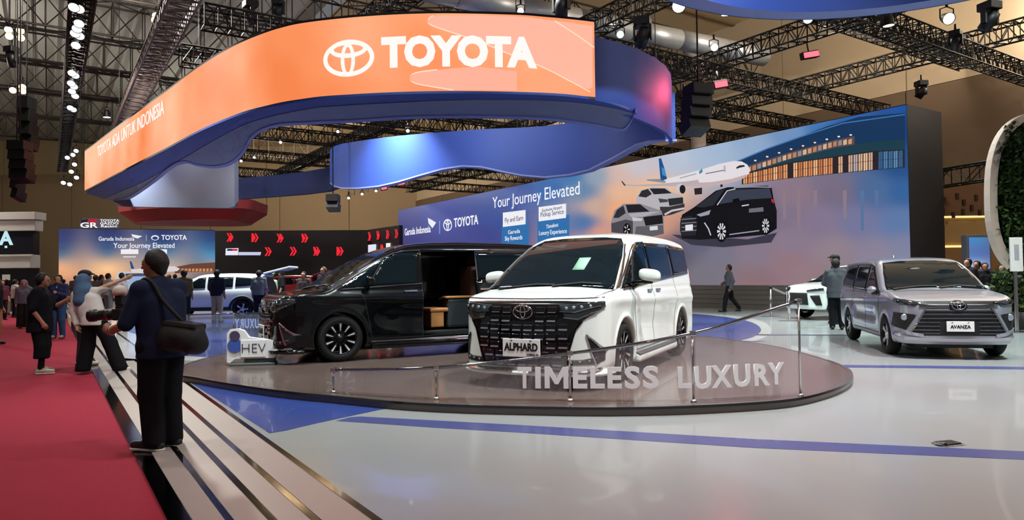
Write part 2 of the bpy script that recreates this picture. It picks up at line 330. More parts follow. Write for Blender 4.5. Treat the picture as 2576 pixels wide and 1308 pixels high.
# ------------------------------------------------------------------ hanging orange and blue canopy
ZB, HL = 5.26, 1.6
LB = [(212.7, 479), (238, 466), (264, 452), (330, 417), (413, 374), (495.6, 330), (578, 294), (650, 271), (714, 256), (777.5, 247), (889, 238), (1013, 232), (1136.5, 230), (1300, 232), (1374, 235.5), (1440, 239.5), (1497.6, 244)]
LBW = smooth_poly([tuple(on_z(x, y, ZB)[:2]) for x, y in LB], 6, False)
can = empty('hanging_canopy', (-4, 18, ZB), label='blue oval canopy with wrap-round orange screen hung over the vans', cat='canopy'); co = Vector((-4, 18, ZB))
CB = M('canopy_blue', '2b4a9c', .55, var=.06, scale=.6); CN = M('canopy_navy', '16275f', .6, var=.05, scale=.5); CG = M('canopy_grey', '76829a', .55, var=.05, scale=.5); CP = M('canopy_lip_lit', '7f8fc8', .5)  # lip blue is paled to stand for light on the lower edges
def ribbon(name, P, zt, zb, mat, parent=None, th=0.0, org=co, smooth=True, inward=None):
    """upright band along plan points P; zt and zb may vary along it; th gives it depth away from the camera"""
    n = len(P); P = [Vector((p[0], p[1], 0)) for p in P]; ZT = zt if hasattr(zt, '__len__') else [zt] * n; ZBt = zb if hasattr(zb, '__len__') else [zb] * n
    N = []
    for i in range(n):
        t = (P[min(i + 1, n - 1)] - P[max(i - 1, 0)]).normalized(); N.append(Vector((-t.y, t.x, 0)) * (th if inward is None else inward * th))
    vs = [P[i] + Vector((0, 0, ZT[i])) - org for i in range(n)] + [P[i] + Vector((0, 0, ZBt[i])) - org for i in range(n)]
    fs = [(i, i + 1, n + i + 1, n + i) for i in range(n - 1)]
    if th:
        vs += [P[i] + N[i] + Vector((0, 0, ZT[i])) - org for i in range(n)] + [P[i] + N[i] + Vector((0, 0, ZBt[i])) - org for i in range(n)]
        for a, b in ((1, 3), (3, 2), (2, 0)): fs += [(a * n + i, a * n + i + 1, b * n + i + 1, b * n + i) for i in range(n - 1)]
        fs += [(0, n, 3 * n, 2 * n), (n - 1, 2 * n - 1 + 0, 4 * n - 1, 3 * n - 1)]
    bm = bmesh.new(); me = mesh(name, vs, fs); bm.from_mesh(me); bpy.data.meshes.remove(me); o = bm_obj(name, bm, mat, parent, smooth)
    if smooth:
        e = o.modifiers.new('edges', 'EDGE_SPLIT'); e.split_angle = .6
    return o
def screen_mat(name, base, dark, hi, s=1.0, scale=.5):
    m = bpy.data.materials.new(name); m.use_nodes = True; nt = m.node_tree; b = nt.nodes['Principled BSDF']
    tc = nt.nodes.new('ShaderNodeTexCoord'); n = nt.nodes.new('ShaderNodeTexNoise'); n.inputs['Scale'].default_value = scale; n.inputs['Detail'].default_value = 2
    r = nt.nodes.new('ShaderNodeValToRGB'); r.color_ramp.elements[0].position = .35; r.color_ramp.elements[0].color = lin(dark); r.color_ramp.elements[1].position = .68; r.color_ramp.elements[1].color = lin(hi)
    e = r.color_ramp.elements.new(.52); e.color = lin(base)
    nt.links.new(tc.outputs['Object'], n.inputs['Vector']); nt.links.new(n.outputs['Fac'], r.inputs[0]); nt.links.new(r.outputs[0], b.inputs['Emission Color'])
    b.inputs['Emission Strength'].default_value = s; b.inputs['Base Color'].default_value = (0, 0, 0, 1); b.inputs['Roughness'].default_value = .6; return m
ORANGE = screen_mat('orange_screen', 'ff9a66', 'f8874e', 'ffb083', 1.0, .35)
led = empty('canopy_screen', parent=can)
ribbon('screen_face', LBW, ZB + HL, ZB, ORANGE, led, .12, inward=1)
ribbon('screen_bottom_edge', [tuple(p) for p in LBW], ZB, ZB - .05, M('screen_edge_dark', '201a1e', .5), led, .16, inward=1)
ribbon('screen_top_edge', [tuple(p) for p in LBW], ZB + HL + .05, ZB + HL, M('screen_edge_dark', '201a1e', .5), led, .16, inward=1)
# pale shapes and lettering shown on the screen, bent to it
LEN = np.concatenate([[0], np.cumsum(np.hypot(*np.diff(LBW, axis=0).T))]); LTOT = LEN[-1]
def on_led(s, z, off=.015):
    x = np.interp(s, LEN, LBW[:, 0]); y = np.interp(s, LEN, LBW[:, 1]); x2 = np.interp(s + .05, LEN, LBW[:, 0]); y2 = np.interp(s + .05, LEN, LBW[:, 1]); x1 = np.interp(s - .05, LEN, LBW[:, 0]); y1 = np.interp(s - .05, LEN, LBW[:, 1])
    t = Vector((x2 - x1, y2 - y1, 0)).normalized(); n = Vector((t.y, -t.x, 0)); return Vector((x, y, z)) + n * off - co
def led_pos(px, py):
    """screen coordinate (arc length, height) under a pixel"""
    d = ray(px, py); best = None
    for i in range(len(LBW) - 1):
        a, b = LBW[i], LBW[i + 1]; A = np.array([[d.x, -(b - a)[0]], [d.y, -(b - a)[1]]])
        try: t, k = np.linalg.solve(A, a)
        except Exception: continue
        if -.02 <= k <= 1.02 and t > 0: best = (LEN[i] + k * (LEN[i + 1] - LEN[i]), CZ + d.z * t)
    return best
def led_shape(name, pts, mat, off=.012, step=.25):
    bm = bmesh.new(); bm.faces.new([bm.verts.new((s, z, 0)) for s, z in pts]); A = np.array(pts); lo, hi = A[:, 0].min(), A[:, 0].max(); k = int((hi - lo) / step) + 1
    for i in range(1, k): bmesh.ops.bisect_plane(bm, geom=bm.verts[:] + bm.edges[:] + bm.faces[:], plane_co=(lo + (hi - lo) * i / k, 0, 0), plane_no=(1, 0, 0), dist=1e-6)
    for v in bm.verts: v.co = on_led(v.co.x, v.co.y, off)
    return bm_obj(name, bm, mat, led)
PEACH = E('screen_peach', 'ffb9a0', 1.0); LINE = E('screen_line', 'ffe2c8', 1.0); WHITE_E = E('screen_white', 'fff6f2', 1.05)
P1 = [led_pos(x, y) for x, y in [(1090, 40), (1076, 50), (1082, 62), (1130, 80), (1200, 102), (1290, 140), (1370, 172), (1430, 205), (1480, 225), (1490, 220), (1490, 66), (1300, 42)]]
led_shape('screen_cloud_shape', P1, PEACH)
P2 = [led_pos(x, y) for x, y in [(1100, 176), (1045, 184), (1032, 198), (1045, 210), (1090, 219), (1140, 227), (1300, 228), (1300, 180), (1200, 168)]]
led_shape('screen_cloud_shape', P2, E('screen_peach_soft', 'ffb49a', 1.0), .014)
def led_line(pts, w):
    Q = [led_pos(x, y) for x, y in pts]; Q = [q for q in Q if q]; Q = smooth_poly(Q, 4, False)
    bm = bmesh.new(); a = [bm.verts.new(on_led(s, z + w / 2, .018)) for s, z in Q]; b = [bm.verts.new(on_led(s, z - w / 2, .018)) for s, z in Q]
    for i in range(len(Q) - 1): bm.faces.new((a[i], a[i + 1], b[i + 1], b[i]))
    bm_obj('screen_line', bm, LINE, led)
led_line([(1090, 40), (1077, 50), (1083, 63), (1130, 80), (1200, 103), (1290, 140), (1370, 172), (1430, 203), (1484, 232)], .025)
led_line([(1100, 176), (1045, 184), (1032, 198), (1045, 210), (1090, 219), (1140, 227)], .025)
led_line([(1395, 54), (1440, 82), (1494, 120)], .03)
def led_text(name, body, px0, py0, px1, size, bold=.0, sx=1.0, off=.02):
    """lettering centred between two pixels"""
    a, b = led_pos(px0, py0), led_pos(px1, py0); o = text(name, body, size, WHITE_E, led, None, .004, bold, 1.0)
    me = o.data; w = max(v.co.x for v in me.vertices) - min(v.co.x for v in me.vertices); c = (max(v.co.x for v in me.vertices) + min(v.co.x for v in me.vertices)) / 2
    k = (b[0] - a[0]) / w; zz = (a[1] + b[1]) / 2
    for v in me.vertices:
        s = (a[0] + b[0]) / 2 + (v.co.x - c) * k; h = v.co.y; v.co = on_led(s, zz + h, off + v.co.z)
    return o
a, b = led_pos(960, 140), led_pos(1352, 140)
led_text('screen_lettering', 'TOYOTA', 960, 138, 1350, .80, .045)
led_text('screen_small_lettering', 'TOYOTA ADA UNTUK INDONESIA', 247, 336, 414, .60, -.002)
eo = empty('screen_emblem', parent=led)
def led_oval(cx, cy, rx, ry, w):
    c = led_pos(cx, cy); n = 40; bm = bmesh.new(); A, B = [], []
    for i in range(n):
        t = 2 * math.pi * i / n
        A.append(bm.verts.new(on_led(c[0] + rx * math.cos(t), c[1] + ry * math.sin(t), .02))); B.append(bm.verts.new(on_led(c[0] + (rx - w) * math.cos(t), c[1] + (ry - w) * math.sin(t), .02)))
    for i in range(n): bm.faces.new((A[i], A[(i + 1) % n], B[(i + 1) % n], B[i]))
    bm_obj('emblem_oval', bm, WHITE_E, eo)
l, r_, t_, b_ = led_pos(813, 147), led_pos(941, 147), led_pos(877, 101), led_pos(877, 194); RX, RY = (r_[0] - l[0]) / 2, (t_[1] - b_[1]) / 2
led_oval(877, 147, RX, RY, .095); led_oval(876, 151, RX * .28, RY * .90, .08); led_oval(877, 124, RX * .74, RY * .48, .095)
# soffit behind the screen: a blue outer band, a grey inner band, a lip coloured paler as if lit
def soffit(name, A, B, z, mat, th=.05):
    A = smooth_poly([tuple(on_z(x, y, z)[:2]) for x, y in A], 5, False); B = smooth_poly([tuple(on_z(x, y, z)[:2]) for x, y in B], 5, False); n = 60
    f = lambda P: np.stack([np.interp(np.linspace(0, 1, n), np.linspace(0, 1, len(P)), P[:, k]) for k in (0, 1)], 1)
    A, B = f(A), f(B); vs = [Vector((x, y, z)) - co for x, y in A] + [Vector((x, y, z)) - co for x, y in B] + [Vector((x, y, z + th)) - co for x, y in A] + [Vector((x, y, z + th)) - co for x, y in B]
    fs = [(i, i + 1, n + i + 1, n + i) for i in range(n - 1)] + [(2 * n + i, 3 * n + i, 3 * n + i + 1, 2 * n + i + 1) for i in range(n - 1)] + [(i, 2 * n + i, 2 * n + i + 1, i + 1) for i in range(n - 1)] + [(n + i, n + i + 1, 3 * n + i + 1, 3 * n + i) for i in range(n - 1)]
    bm = bmesh.new(); me = mesh(name, vs, fs); bm.from_mesh(me); bpy.data.meshes.remove(me); return bm_obj(name, bm, mat, can, False)
OUT = [(214, 486), (264, 458), (330, 422), (413, 379), (495, 335), (578, 299), (650, 276), (777, 252), (889, 243), (1013, 237), (1136, 235), (1300, 237), (1440, 244), (1540, 262), (1602, 285)]
MID = [(262, 500), (300, 484), (360, 458), (440, 412), (520, 364), (590, 326), (650, 302), (777, 274), (889, 265), (1013, 258), (1136, 253), (1300, 252), (1440, 258), (1540, 272), (1600, 288)]
INN = [(292, 508), (330, 500), (392, 458), (434, 424), (467, 411), (497, 419), (540, 424), (580, 416), (612, 390), (640, 345), (690, 321), (777, 314), (889, 309), (1013, 301), (1136, 298), (1300, 300), (1400, 306), (1500, 320), (1550, 330), (1575, 327), (1598, 290)]
soffit('soffit_outer_band', OUT, MID, ZB - .06, CB); soffit('soffit_inner_band', MID, INN, ZB - .075, CG)
LIPI = [(x, y - 7) if y < 340 else (x - 5, y - 6) for x, y in INN]
soffit('soffit_lip', INN, LIPI, ZB - .10, CP, .14)
# blue drum to the right of the screen, and its far side with a wavy lower edge
DR = [(1440, 15.0), (1500, 15.4), (1560, 15.8), (1610, 16.3), (1650, 16.9), (1675, 17.5), (1688, 18.2), (1690, 19.0)]
DP = [on_y(x, 200, y) for x, y in DR]
ribbon('drum_outer_face', [(p.x, p.y) for p in DP], [6.82, 6.82, 6.82, 6.81, 6.80, 6.79, 6.78, 6.76], [5.22, 5.22, 5.20, 5.14, 5.10, 5.08, 5.06, 5.06], CB, can, .10, inward=1)
FR = [(1674, 350, 20.0), (1660, 351, 20.6), (1630, 353, 21.4), (1600, 361, 22.2), (1540, 395, 23.2), (1480, 425, 23.9), (1430, 437, 24.3), (1370, 443, 24.7), (1310, 438, 24.9), (1260, 428, 25.0), (1210, 417, 25.1), (1160, 415, 25.3), (1110, 423, 25.5), (1050, 440, 25.8), (1000, 455, 26.1), (950, 466, 26.5), (900, 471, 27.0), (860, 471, 27.5), (840, 466, 28.0), (830, 458, 28.7), (832, 452, 29.4)]
FP = [on_y(*q) for q in FR]; zt = np.interp(range(len(FP)), [0, 2, 5, len(FP) - 1], [6.76, 6.8, 6.86, 6.86])
ribbon('far_face', [(p.x, p.y) for p in FP], list(zt), [p.z for p in FP], CB, can, .30, inward=-1)
ribbon('far_face_lip', [(p.x, p.y) for p in FP], [p.z - .005 for p in FP], [p.z - .06 for p in FP], CP, can, .34, inward=-1)
BKP = [on_y(x, 498, y) for x, y in [(600, 36.0), (680, 35.2), (760, 34.2), (820, 33.0), (850, 31.5)]]
ribbon('rear_face', [(p.x, p.y) for p in BKP], 6.8, [5.72, 5.72, 5.70, 5.68, 5.7], CN, can, .3, inward=1)
LP = [on_y(*q) for q in [(285, 508, 31.5), (300, 519, 31.2), (400, 521, 30.6), (500, 522, 30.0), (575, 523, 29.6), (590, 518, 29.5), (600, 505, 29.6)]]
ribbon('left_face', [(p.x, p.y) for p in LP], 6.75, [p.z for p in LP], CG, can, .3, inward=1)
# cables that carry it
for x, y in ((1300, 16.5), (900, 17), (500, 26), (1650, 18.2), (1000, 27), (300, 31)):
    p = on_y(x, 200, y); tube('hanging_cable', [Vector((p.x, p.y, 6.8)) - co, Vector((p.x, p.y, 16.0)) - co], .012, M('steel_cable', '55585c', .4, .8), can, 6)
# red ring and the other blue ring overhead
RP = [on_y(x, 540, y) for x, y in [(300, 41), (330, 39.4), (400, 38.4), (480, 38.0), (560, 38.4), (625, 39.4), (650, 41)]]
rr = empty('red_canopy', (RP[3].x, RP[3].y, 5.2), label='small red oval canopy hanging below the blue one', cat='canopy')
RPc = [(p.x, p.y) for p in RP] + [(RP[6].x - .4, 43.5), (RP[3].x, 45), (RP[0].x + .4, 43.5)]; RPc = smooth_poly(RPc, 5)
REDC = M('canopy_red', 'a01f2c', .6, var=.05)
for nm, i0, i1, z0, z1, mt in (('canopy_skirt', -.9, 0, 4.95, 5.55, REDC), ('canopy_band', 0, .05, 5.55, 6.1, M('canopy_red_light', 'b84a50', .6))):
    ring_wall(nm, RPc, z0, z1, mt, rr, i0, i1, rr.location)
prism('canopy_underside', [tuple(Vector((x, y)) - Vector((rr.location.x, rr.location.y))) for x, y in off_poly(RPc, -.9)], -.27, -.24, REDC, rr)
for k in (0, 3, 6): tube('hanging_cable', [Vector((RP[k].x, RP[k].y + 1.4, 6.0)) - rr.location, Vector((RP[k].x, RP[k].y + 1.4, 17.0)) - rr.location], .015, MATS['steel_cable'], rr, 6)
OC = on_y(2042, 30, 14.0); th0 = np.linspace(0, 2 * math.pi, 64, endpoint=False); oc = Vector((OC.x, OC.y - 4.4, 0))
ov = empty('blue_ring', (oc.x, oc.y, 6.75), label='blue ring canopy overhead at the top of the picture', cat='canopy')
RG = [(oc.x + 4.4 * math.cos(t), oc.y + 4.4 * math.sin(t)) for t in th0]
ring_wall('ring_inner_face', RG, OC.z, OC.z + 1.5, CB, ov, 0, 0, ov.location); ring_wall('ring_lip', RG, OC.z, OC.z + .01, CP, ov, 0, .45, ov.location); ring_wall('ring_outer_face', RG, OC.z, OC.z + 1.5, CB, ov, .45, .45, ov.location)
for k in range(0, 64, 16): tube('hanging_cable', [Vector((RG[k][0], RG[k][1], OC.z + 1.5)) - ov.location, Vector((RG[k][0], RG[k][1], 16.0)) - ov.location], .012, MATS['steel_cable'], ov, 6)
# ------------------------------------------------------------------ the long picture wall on the right and the screen at the back
def col_mat(name, s=1.0):
    m = bpy.data.materials.new(name); m.use_nodes = True; nt = m.node_tree; b = nt.nodes['Principled BSDF']
    a = nt.nodes.new('ShaderNodeAttribute'); a.attribute_name = 'picture'; n = nt.nodes.new('ShaderNodeTexNoise'); n.inputs['Scale'].default_value = .6; n.inputs['Detail'].default_value = 4
    tc = nt.nodes.new('ShaderNodeTexCoord'); mr = nt.nodes.new('ShaderNodeMapRange'); mr.inputs[3].default_value = .93; mr.inputs[4].default_value = 1.07
    mx = nt.nodes.new('ShaderNodeMix'); mx.data_type = 'RGBA'; mx.blend_type = 'MULTIPLY'; mx.inputs[0].default_value = 1
    nt.links.new(tc.outputs['Object'], n.inputs['Vector']); nt.links.new(n.outputs['Fac'], mr.inputs[0]); nt.links.new(a.outputs['Color'], mx.inputs[6]); nt.links.new(mr.outputs[0], mx.inputs[7]); nt.links.new(mx.outputs[2], b.inputs['Emission Color'])
    b.inputs['Emission Strength'].default_value = s; b.inputs['Base Color'].default_value = (0, 0, 0, 1); b.inputs['Roughness'].default_value = .5; return m
def picture(name, corners, nx, ny, samples, mat, parent, power=4.0, soft=600):
    """flat screen whose picture is blended from colour samples given where they show in the frame"""
    c = [Vector(p) for p in corners]; vs, cols = [], []; S0 = np.array([s[:2] for s in samples], float); SC0 = np.array([lin(s[2])[:3] for s in samples])
    inv = CAM_R.transposed()
    for j in range(ny + 1):
        for i in range(nx + 1):
            a, b = i / nx, j / ny; p = (c[0] * (1 - a) + c[1] * a) * (1 - b) + (c[3] * (1 - a) + c[2] * a) * b; vs.append(p)
            q = inv @ (p - Vector((0, 0, CZ))); px, py = 1288 - FPX * q.x / q.z, 654 + FPX * q.y / q.z
            w = 1 / (((S0[:, 0] - px) / 1.0) ** 2 + ((S0[:, 1] - py) * 1.35) ** 2 + soft) ** (power / 2); cols.append(tuple((w[:, None] * SC0).sum(0) / w.sum()) + (1,))
    fs = [(j * (nx + 1) + i, j * (nx + 1) + i + 1, (j + 1) * (nx + 1) + i + 1, (j + 1) * (nx + 1) + i) for j in range(ny) for i in range(nx)]
    me = mesh(name, vs, fs); at = me.color_attributes.new('picture', 'FLOAT_COLOR', 'POINT')
    for k, cc in enumerate(cols): at.data[k].color = cc
    return link(name, me, mat, parent)
VWL = 23.0
def W3(px, py, off=.0): return on_v(px, py, VWL - off)
pw = empty('picture_wall', on_v(1640, 690, VWL) * 1.0, label='long lit picture wall with aeroplane and cars behind the vans', cat='screen'); pwo = pw.location.copy()
wu0, wu1, wz1 = 11.47, 50.62, 6.91
wbx = quad_uv('wall_frame', wu0, wu1, VWL + .02, VWL + 2.3, wz1, wz1, M('screen_case', '15151a', .5), Z_ST, None)
wbx.data.transform(Matrix.Translation(-pwo)); wbx.parent = pw
SMP = [(1010, 545, '3a3f86'), (1010, 610, '3b3a80'), (1100, 540, '39489a'), (1200, 600, '35408c'), (1300, 480, '35539e'), (1250, 540, '2f4a96'), (1380, 470, '2f66aa'), (1440, 440, '2f74b0'), (1470, 480, '5d83aa'), (1470, 560, '3c6fa8'), (1500, 445, '8fa2b4'), (1500, 520, 'c9a795'), (1510, 590, 'd99a86'), (1480, 640, 'b9857c'),
       (1560, 440, 'd6b7ae'), (1560, 480, 'e7b795'), (1560, 530, 'f0a878'), (1600, 420, 'c9c3cc'), (1640, 480, 'f3c095'), (1640, 560, 'd39a80'), (1700, 400, 'b9c3d4'), (1760, 380, 'a9bcd4'), (1800, 370, '9fb6d2'), (1880, 350, '8fa9cb'), (1980, 320, '6f93c0'), (2060, 300, '3f78bd'), (2150, 290, '1d5fae'), (2260, 270, '0f4f9e'),
       (2270, 320, '0f3c7c'), (2180, 330, '123a6f'), (2100, 340, '2a4a6c'), (2270, 420, '154a86'), (2270, 480, '2a5f9c'), (2200, 480, '4a6a98'), (2100, 480, '756a80'), (2000, 490, '8a7484'), (1960, 540, '7f7288'), (2060, 560, '857690'), (2160, 560, '74769c'), (2260, 560, '5b79aa'), (2280, 620, '7c7f9e'), (2200, 640, '8a8298'),
       (2100, 630, '92828e'), (2000, 610, '8b7b8e'), (1980, 660, '947680'), (1900, 640, '857889'), (1900, 700, '8a6f76'), (1800, 640, '767487'), (1760, 620, '5f6076'), (1780, 690, '77737f'), (2050, 690, '937a80'), (2150, 690, '8f8088'), (2280, 690, '8d8890'), (1700, 640, '5a5568'), (1620, 640, '6b5560'), (1500, 690, '6a5866'), (1200, 680, '35306c'), (1020, 690, '302c60')]
pic = picture('picture_screen', [uv(wu0, VWL, 1.05) - pwo * 0, uv(wu1, VWL, 1.05), uv(wu1, VWL, wz1 - .03), uv(wu0, VWL, wz1 - .03)], 220, 44, SMP, col_mat('picture_light', .95), None)
pic.data.transform(Matrix.Translation(-pwo)); pic.parent = pw
# plinth of grey boards under the picture
for k in range(5):
    z0 = Z_ST + k * .19; o = quad_uv('plinth_board', wu0, wu1, VWL - .03 - .004 * (k % 2), VWL + .02, z0 + .178, z0 + .178, M('plinth_grey', '78746c', .6, var=.08, scale=2), z0, None); o.data.transform(Matrix.Translation(-pwo)); o.parent = pw
def shp(name, pts, col, off, parent, s=.95, plane=W3, org=None):
    vs = [plane(x, y, off) - (pwo if org is None else org) for x, y in pts]; bm = bmesh.new(); bm.faces.new([bm.verts.new(v) for v in vs]); bmesh.ops.triangulate(bm, faces=bm.faces[:])
    return bm_obj(name, bm, E('pic_' + col + ('%d' % int(s * 100)), col, s), parent)
def ell(cx, cy, rx, ry, n=20): return [(cx + rx * math.cos(t), cy + ry * math.sin(t)) for t in np.linspace(0, 2 * math.pi, n, endpoint=False)]
def band(pts, w):
    P = np.array(pts, float); T = np.gradient(P, axis=0); T /= np.hypot(T[:, 0], T[:, 1])[:, None]; N = np.stack([-T[:, 1], T[:, 0]], 1) * w / 2
    return [tuple(p) for p in P + N] + [tuple(p) for p in (P - N)[::-1]]
# terminal building shown in the picture
tb = empty('pictured_terminal', parent=pw)
shp('roof', [(1830, 418), (1900, 385), (1990, 352), (2080, 318), (2160, 294), (2276, 284), (2276, 372), (2200, 380), (2100, 396), (2000, 412), (1880, 440)], '16365c', .02, tb)
shp('roof_edge', band([(1850, 408), (1930, 374), (2020, 342), (2120, 310), (2276, 288)], 3), '3f74ad', .03, tb)
shp('upper_storey', [(1872, 420), (1983, 384), (2100, 352), (2150, 342), (2150, 364), (2100, 372), (1983, 402), (1874, 434)], '5a4a4a', .03, tb)
tl = lambda x, P: float(np.interp(x, [p[0] for p in P], [p[1] for p in P])); UP = [(1872, 422), (1983, 386), (2100, 354), (2276, 330)]
for i in range(21):
    x = 1880 + i * 12.7; y = tl(x, UP); shp('window', [(x, y + 2), (x + 9, y - 1), (x + 9, y + 12), (x, y + 14)], ['c99a78', 'b98464', '8f8c92', 'd9b494'][i % 4], .04, tb)
for i in range(9): x = 1900 + i * 30; y = tl(x, UP) - 9; shp('lamp', ell(x, y, 3.5, 2.2, 8), 'ffd2b4' if i < 6 else 'dfe9f6', .045, tb)
TP2 = [(1866, 437), (1983, 409), (2100, 393), (2196, 380), (2276, 376)]; BT2 = [(1866, 464), (1983, 449), (2100, 437), (2196, 428), (2276, 421)]
shp('glass_gallery', [(1870, 434), (1983, 402), (2100, 372), (2196, 356), (2276, 350), (2276, 378), (2196, 382), (2100, 395), (1983, 411), (1868, 440)], '1d3d4c', .03, tb)
shp('lower_storey', TP2 + BT2[::-1], '2c2428', .032, tb)
for i in range(32):
    x = 1870 + i * 12.6; top, bot = tl(x, TP2), tl(x, BT2)
    c = (['e8a06c', 'd98b58', 'f2b986', 'c87a4e'] if x < 2100 else ['e8c3a0', 'cfae98', 'b9b0b4', 'dcb490'] if x < 2200 else ['4f7ea8', '3c6c98', '5c88ac', '35608c'])[i % 4]
    if i in (9, 18, 20, 26): continue
    shp('window', [(x, top + 3), (x + 10, top + 1.5), (x + 10, bot - 2.5), (x, bot - 1)], c, .04, tb)
    shp('window_bar', band([(x + 5, top + 2), (x + 5, bot - 2)], 1.6), '6a3f30' if x < 2200 else '2a4c70', .045, tb); shp('window_bar', band([(x, (top + bot) / 2), (x + 10, (top + bot) / 2 - 1)], 1.4), '8a5a40' if x < 2200 else '2a4c70', .045, tb)
for i, x in enumerate((1930, 1968, 2004, 2046, 2120, 2164, 2200)): shp('reflection', [(x, 480), (x + 10, 478), (x + 9, 520 + 30 * (i % 3)), (x + 2, 520 + 30 * (i % 3))], '917f8c' if x < 2150 else '5c76a2', .02, tb, .9)
# aeroplane
ap = empty('pictured_aeroplane', parent=pw)
FUS = [(1664, 452), (1700, 444), (1760, 428), (1810, 412), (1845, 405), (1866, 406), (1880, 414), (1887, 427), (1884, 437), (1872, 447), (1850, 456), (1815, 464), (1780, 468), (1730, 468), (1690, 464), (1664, 458)]
shp('fuselage', FUS, 'e6dfe4', .05, ap); shp('belly', [(1690, 462), (1730, 461), (1790, 458), (1840, 450), (1880, 438), (1872, 448), (1850, 457), (1815, 465), (1780, 469), (1730, 469)], 'c6aeb0', .055, ap)
shp('tail_fin', [(1657, 399), (1663, 398), (1672, 425), (1678, 450), (1662, 456)], '1d4f8e', .06, ap); shp('tail_patch', [(1664, 420), (1671, 424), (1676, 444), (1666, 440)], '3f8fc4', .065, ap)
shp('tailplane', [(1625, 451), (1660, 450), (1676, 456), (1672, 460), (1630, 455)], '8d8f9c', .06, ap)
shp('wing', [(1564, 456), (1569, 463), (1600, 465), (1660, 462), (1730, 456), (1756, 452), (1760, 462), (1700, 468), (1620, 469), (1573, 467)], 'b9b0b2', .07, ap); shp('wing_tip', [(1562, 455), (1566, 456), (1575, 467), (1570, 467)], '30404a', .075, ap)
shp('engine', ell(1712, 473, 13, 11), 'cfc7cc', .08, ap); shp('engine_mouth', ell(1717, 476, 7.5, 11), '1b1c24', .085, ap)
shp('cockpit_window', [(1852, 421), (1860, 416), (1872, 415), (1874, 419), (1860, 422), (1853, 425)], '20242c', .06, ap); shp('door', [(1820, 417), (1825, 416), (1826, 432), (1821, 433)], 'b8b4bc', .06, ap)
shp('window_row', band([(1775, 437), (1822, 428)], 2.5), '6d7886', .06, ap); shp('airline_mark', [(1758, 432), (1766, 424), (1768, 432), (1760, 438)], '3a8fa8', .06, ap); shp('window_row', band([(1710, 448), (1752, 437)], 2.2), '8fa0ae', .06, ap)
shp('undercarriage', [(1746, 474), (1766, 472), (1766, 488), (1748, 490)], '2a2428', .06, ap); shp('nose_gear', [(1812, 464), (1818, 464), (1818, 470), (1812, 471)], '2a2428', .06, ap)
# three cars shown in the picture
def pic_wheel(cx, cy, rx, ry, par, off, n=8):
    shp('wheel', ell(cx, cy, rx * 1.35, ry * 1.3), '0a0a0e', off, par)
    for i in range(n):
        a = 2 * math.pi * i / n; c, s = math.cos(a), math.sin(a)
        shp('spoke', [(cx + rx * .3 * c - rx * .07 * s, cy + ry * .3 * s + ry * .07 * c), (cx + rx * c - rx * .17 * s, cy + ry * s + ry * .17 * c), (cx + rx * c + rx * .17 * s, cy + ry * s - ry * .17 * c), (cx + rx * .3 * c + rx * .07 * s, cy + ry * .3 * s - ry * .07 * c)], 'd9d9e0', off + .01, par)
c1 = empty('pictured_silver_car', parent=pw)
shp('body', [(1600, 500), (1612, 478), (1640, 471), (1676, 472), (1692, 484), (1716, 492), (1722, 510), (1722, 528), (1690, 538), (1655, 530), (1625, 522), (1602, 515)], 'b9b4b8', .09, c1); shp('windscreen', [(1634, 474), (1672, 474), (1690, 486), (1645, 489)], '23242c', .10, c1)
shp('side_window', [(1606, 494), (1614, 480), (1630, 475), (1640, 488), (1625, 497)], '2b2a30', .10, c1); shp('grille', [(1680, 500), (1718, 496), (1719, 512), (1684, 518)], '2a2a30', .10, c1); shp('bumper', [(1660, 520), (1684, 520), (1722, 512), (1722, 528), (1690, 540), (1662, 545)], '3a3438', .10, c1); shp('skid_plate', band([(1672, 540), (1690, 530), (1722, 524)], 5), 'c8c3c8', .11, c1); shp('headlamp', [(1656, 499), (1680, 502), (1680, 508), (1660, 510)], '40424c', .11, c1)
c2 = empty('pictured_grey_car', parent=pw)
shp('body', [(1537, 560), (1545, 530), (1568, 513), (1610, 512), (1632, 522), (1664, 530), (1670, 550), (1670, 588), (1640, 594), (1590, 592), (1538, 585)], '8e8a92', .12, c2); shp('windscreen', [(1574, 515), (1610, 514), (1634, 532), (1580, 535)], '1c1d24', .13, c2); shp('side_window', [(1543, 548), (1552, 528), (1568, 517), (1574, 536), (1556, 548)], '2a2a32', .13, c2)
shp('side', [(1538, 562), (1574, 552), (1592, 556), (1592, 590), (1538, 584)], '4a464e', .125, c2); shp('grille', [(1618, 546), (1666, 540), (1668, 562), (1624, 568)], '17171c', .13, c2); shp('bumper', [(1600, 570), (1668, 566), (1670, 588), (1640, 595), (1596, 595)], '5f5c64', .13, c2); shp('headlamp', [(1590, 546), (1616, 550), (1614, 556), (1592, 556)], 'c9c9d2', .14, c2); shp('plate', [(1634, 570), (1654, 568), (1655, 578), (1635, 580)], 'd9d9dc', .14, c2); shp('bonnet', [(1580, 538), (1634, 533), (1662, 532), (1618, 545), (1588, 546)], 'b0acb4', .13, c2); pic_wheel(1577, 577, 7, 12, c2, .14, 5)
c3 = empty('pictured_black_van', parent=pw)
shp('shadow', [(1690, 590), (1760, 605), (1880, 602), (1955, 585), (1940, 610), (1820, 622), (1740, 616)], '3a3848', .10, c3)
shp('body', [(1711, 560), (1716, 540), (1745, 522), (1784, 493), (1800, 480), (1830, 471), (1930, 467), (1941, 471), (1946, 500), (1954, 530), (1954, 575), (1930, 590), (1850, 597), (1760, 603), (1716, 600), (1711, 580)], '101016', .13, c3)
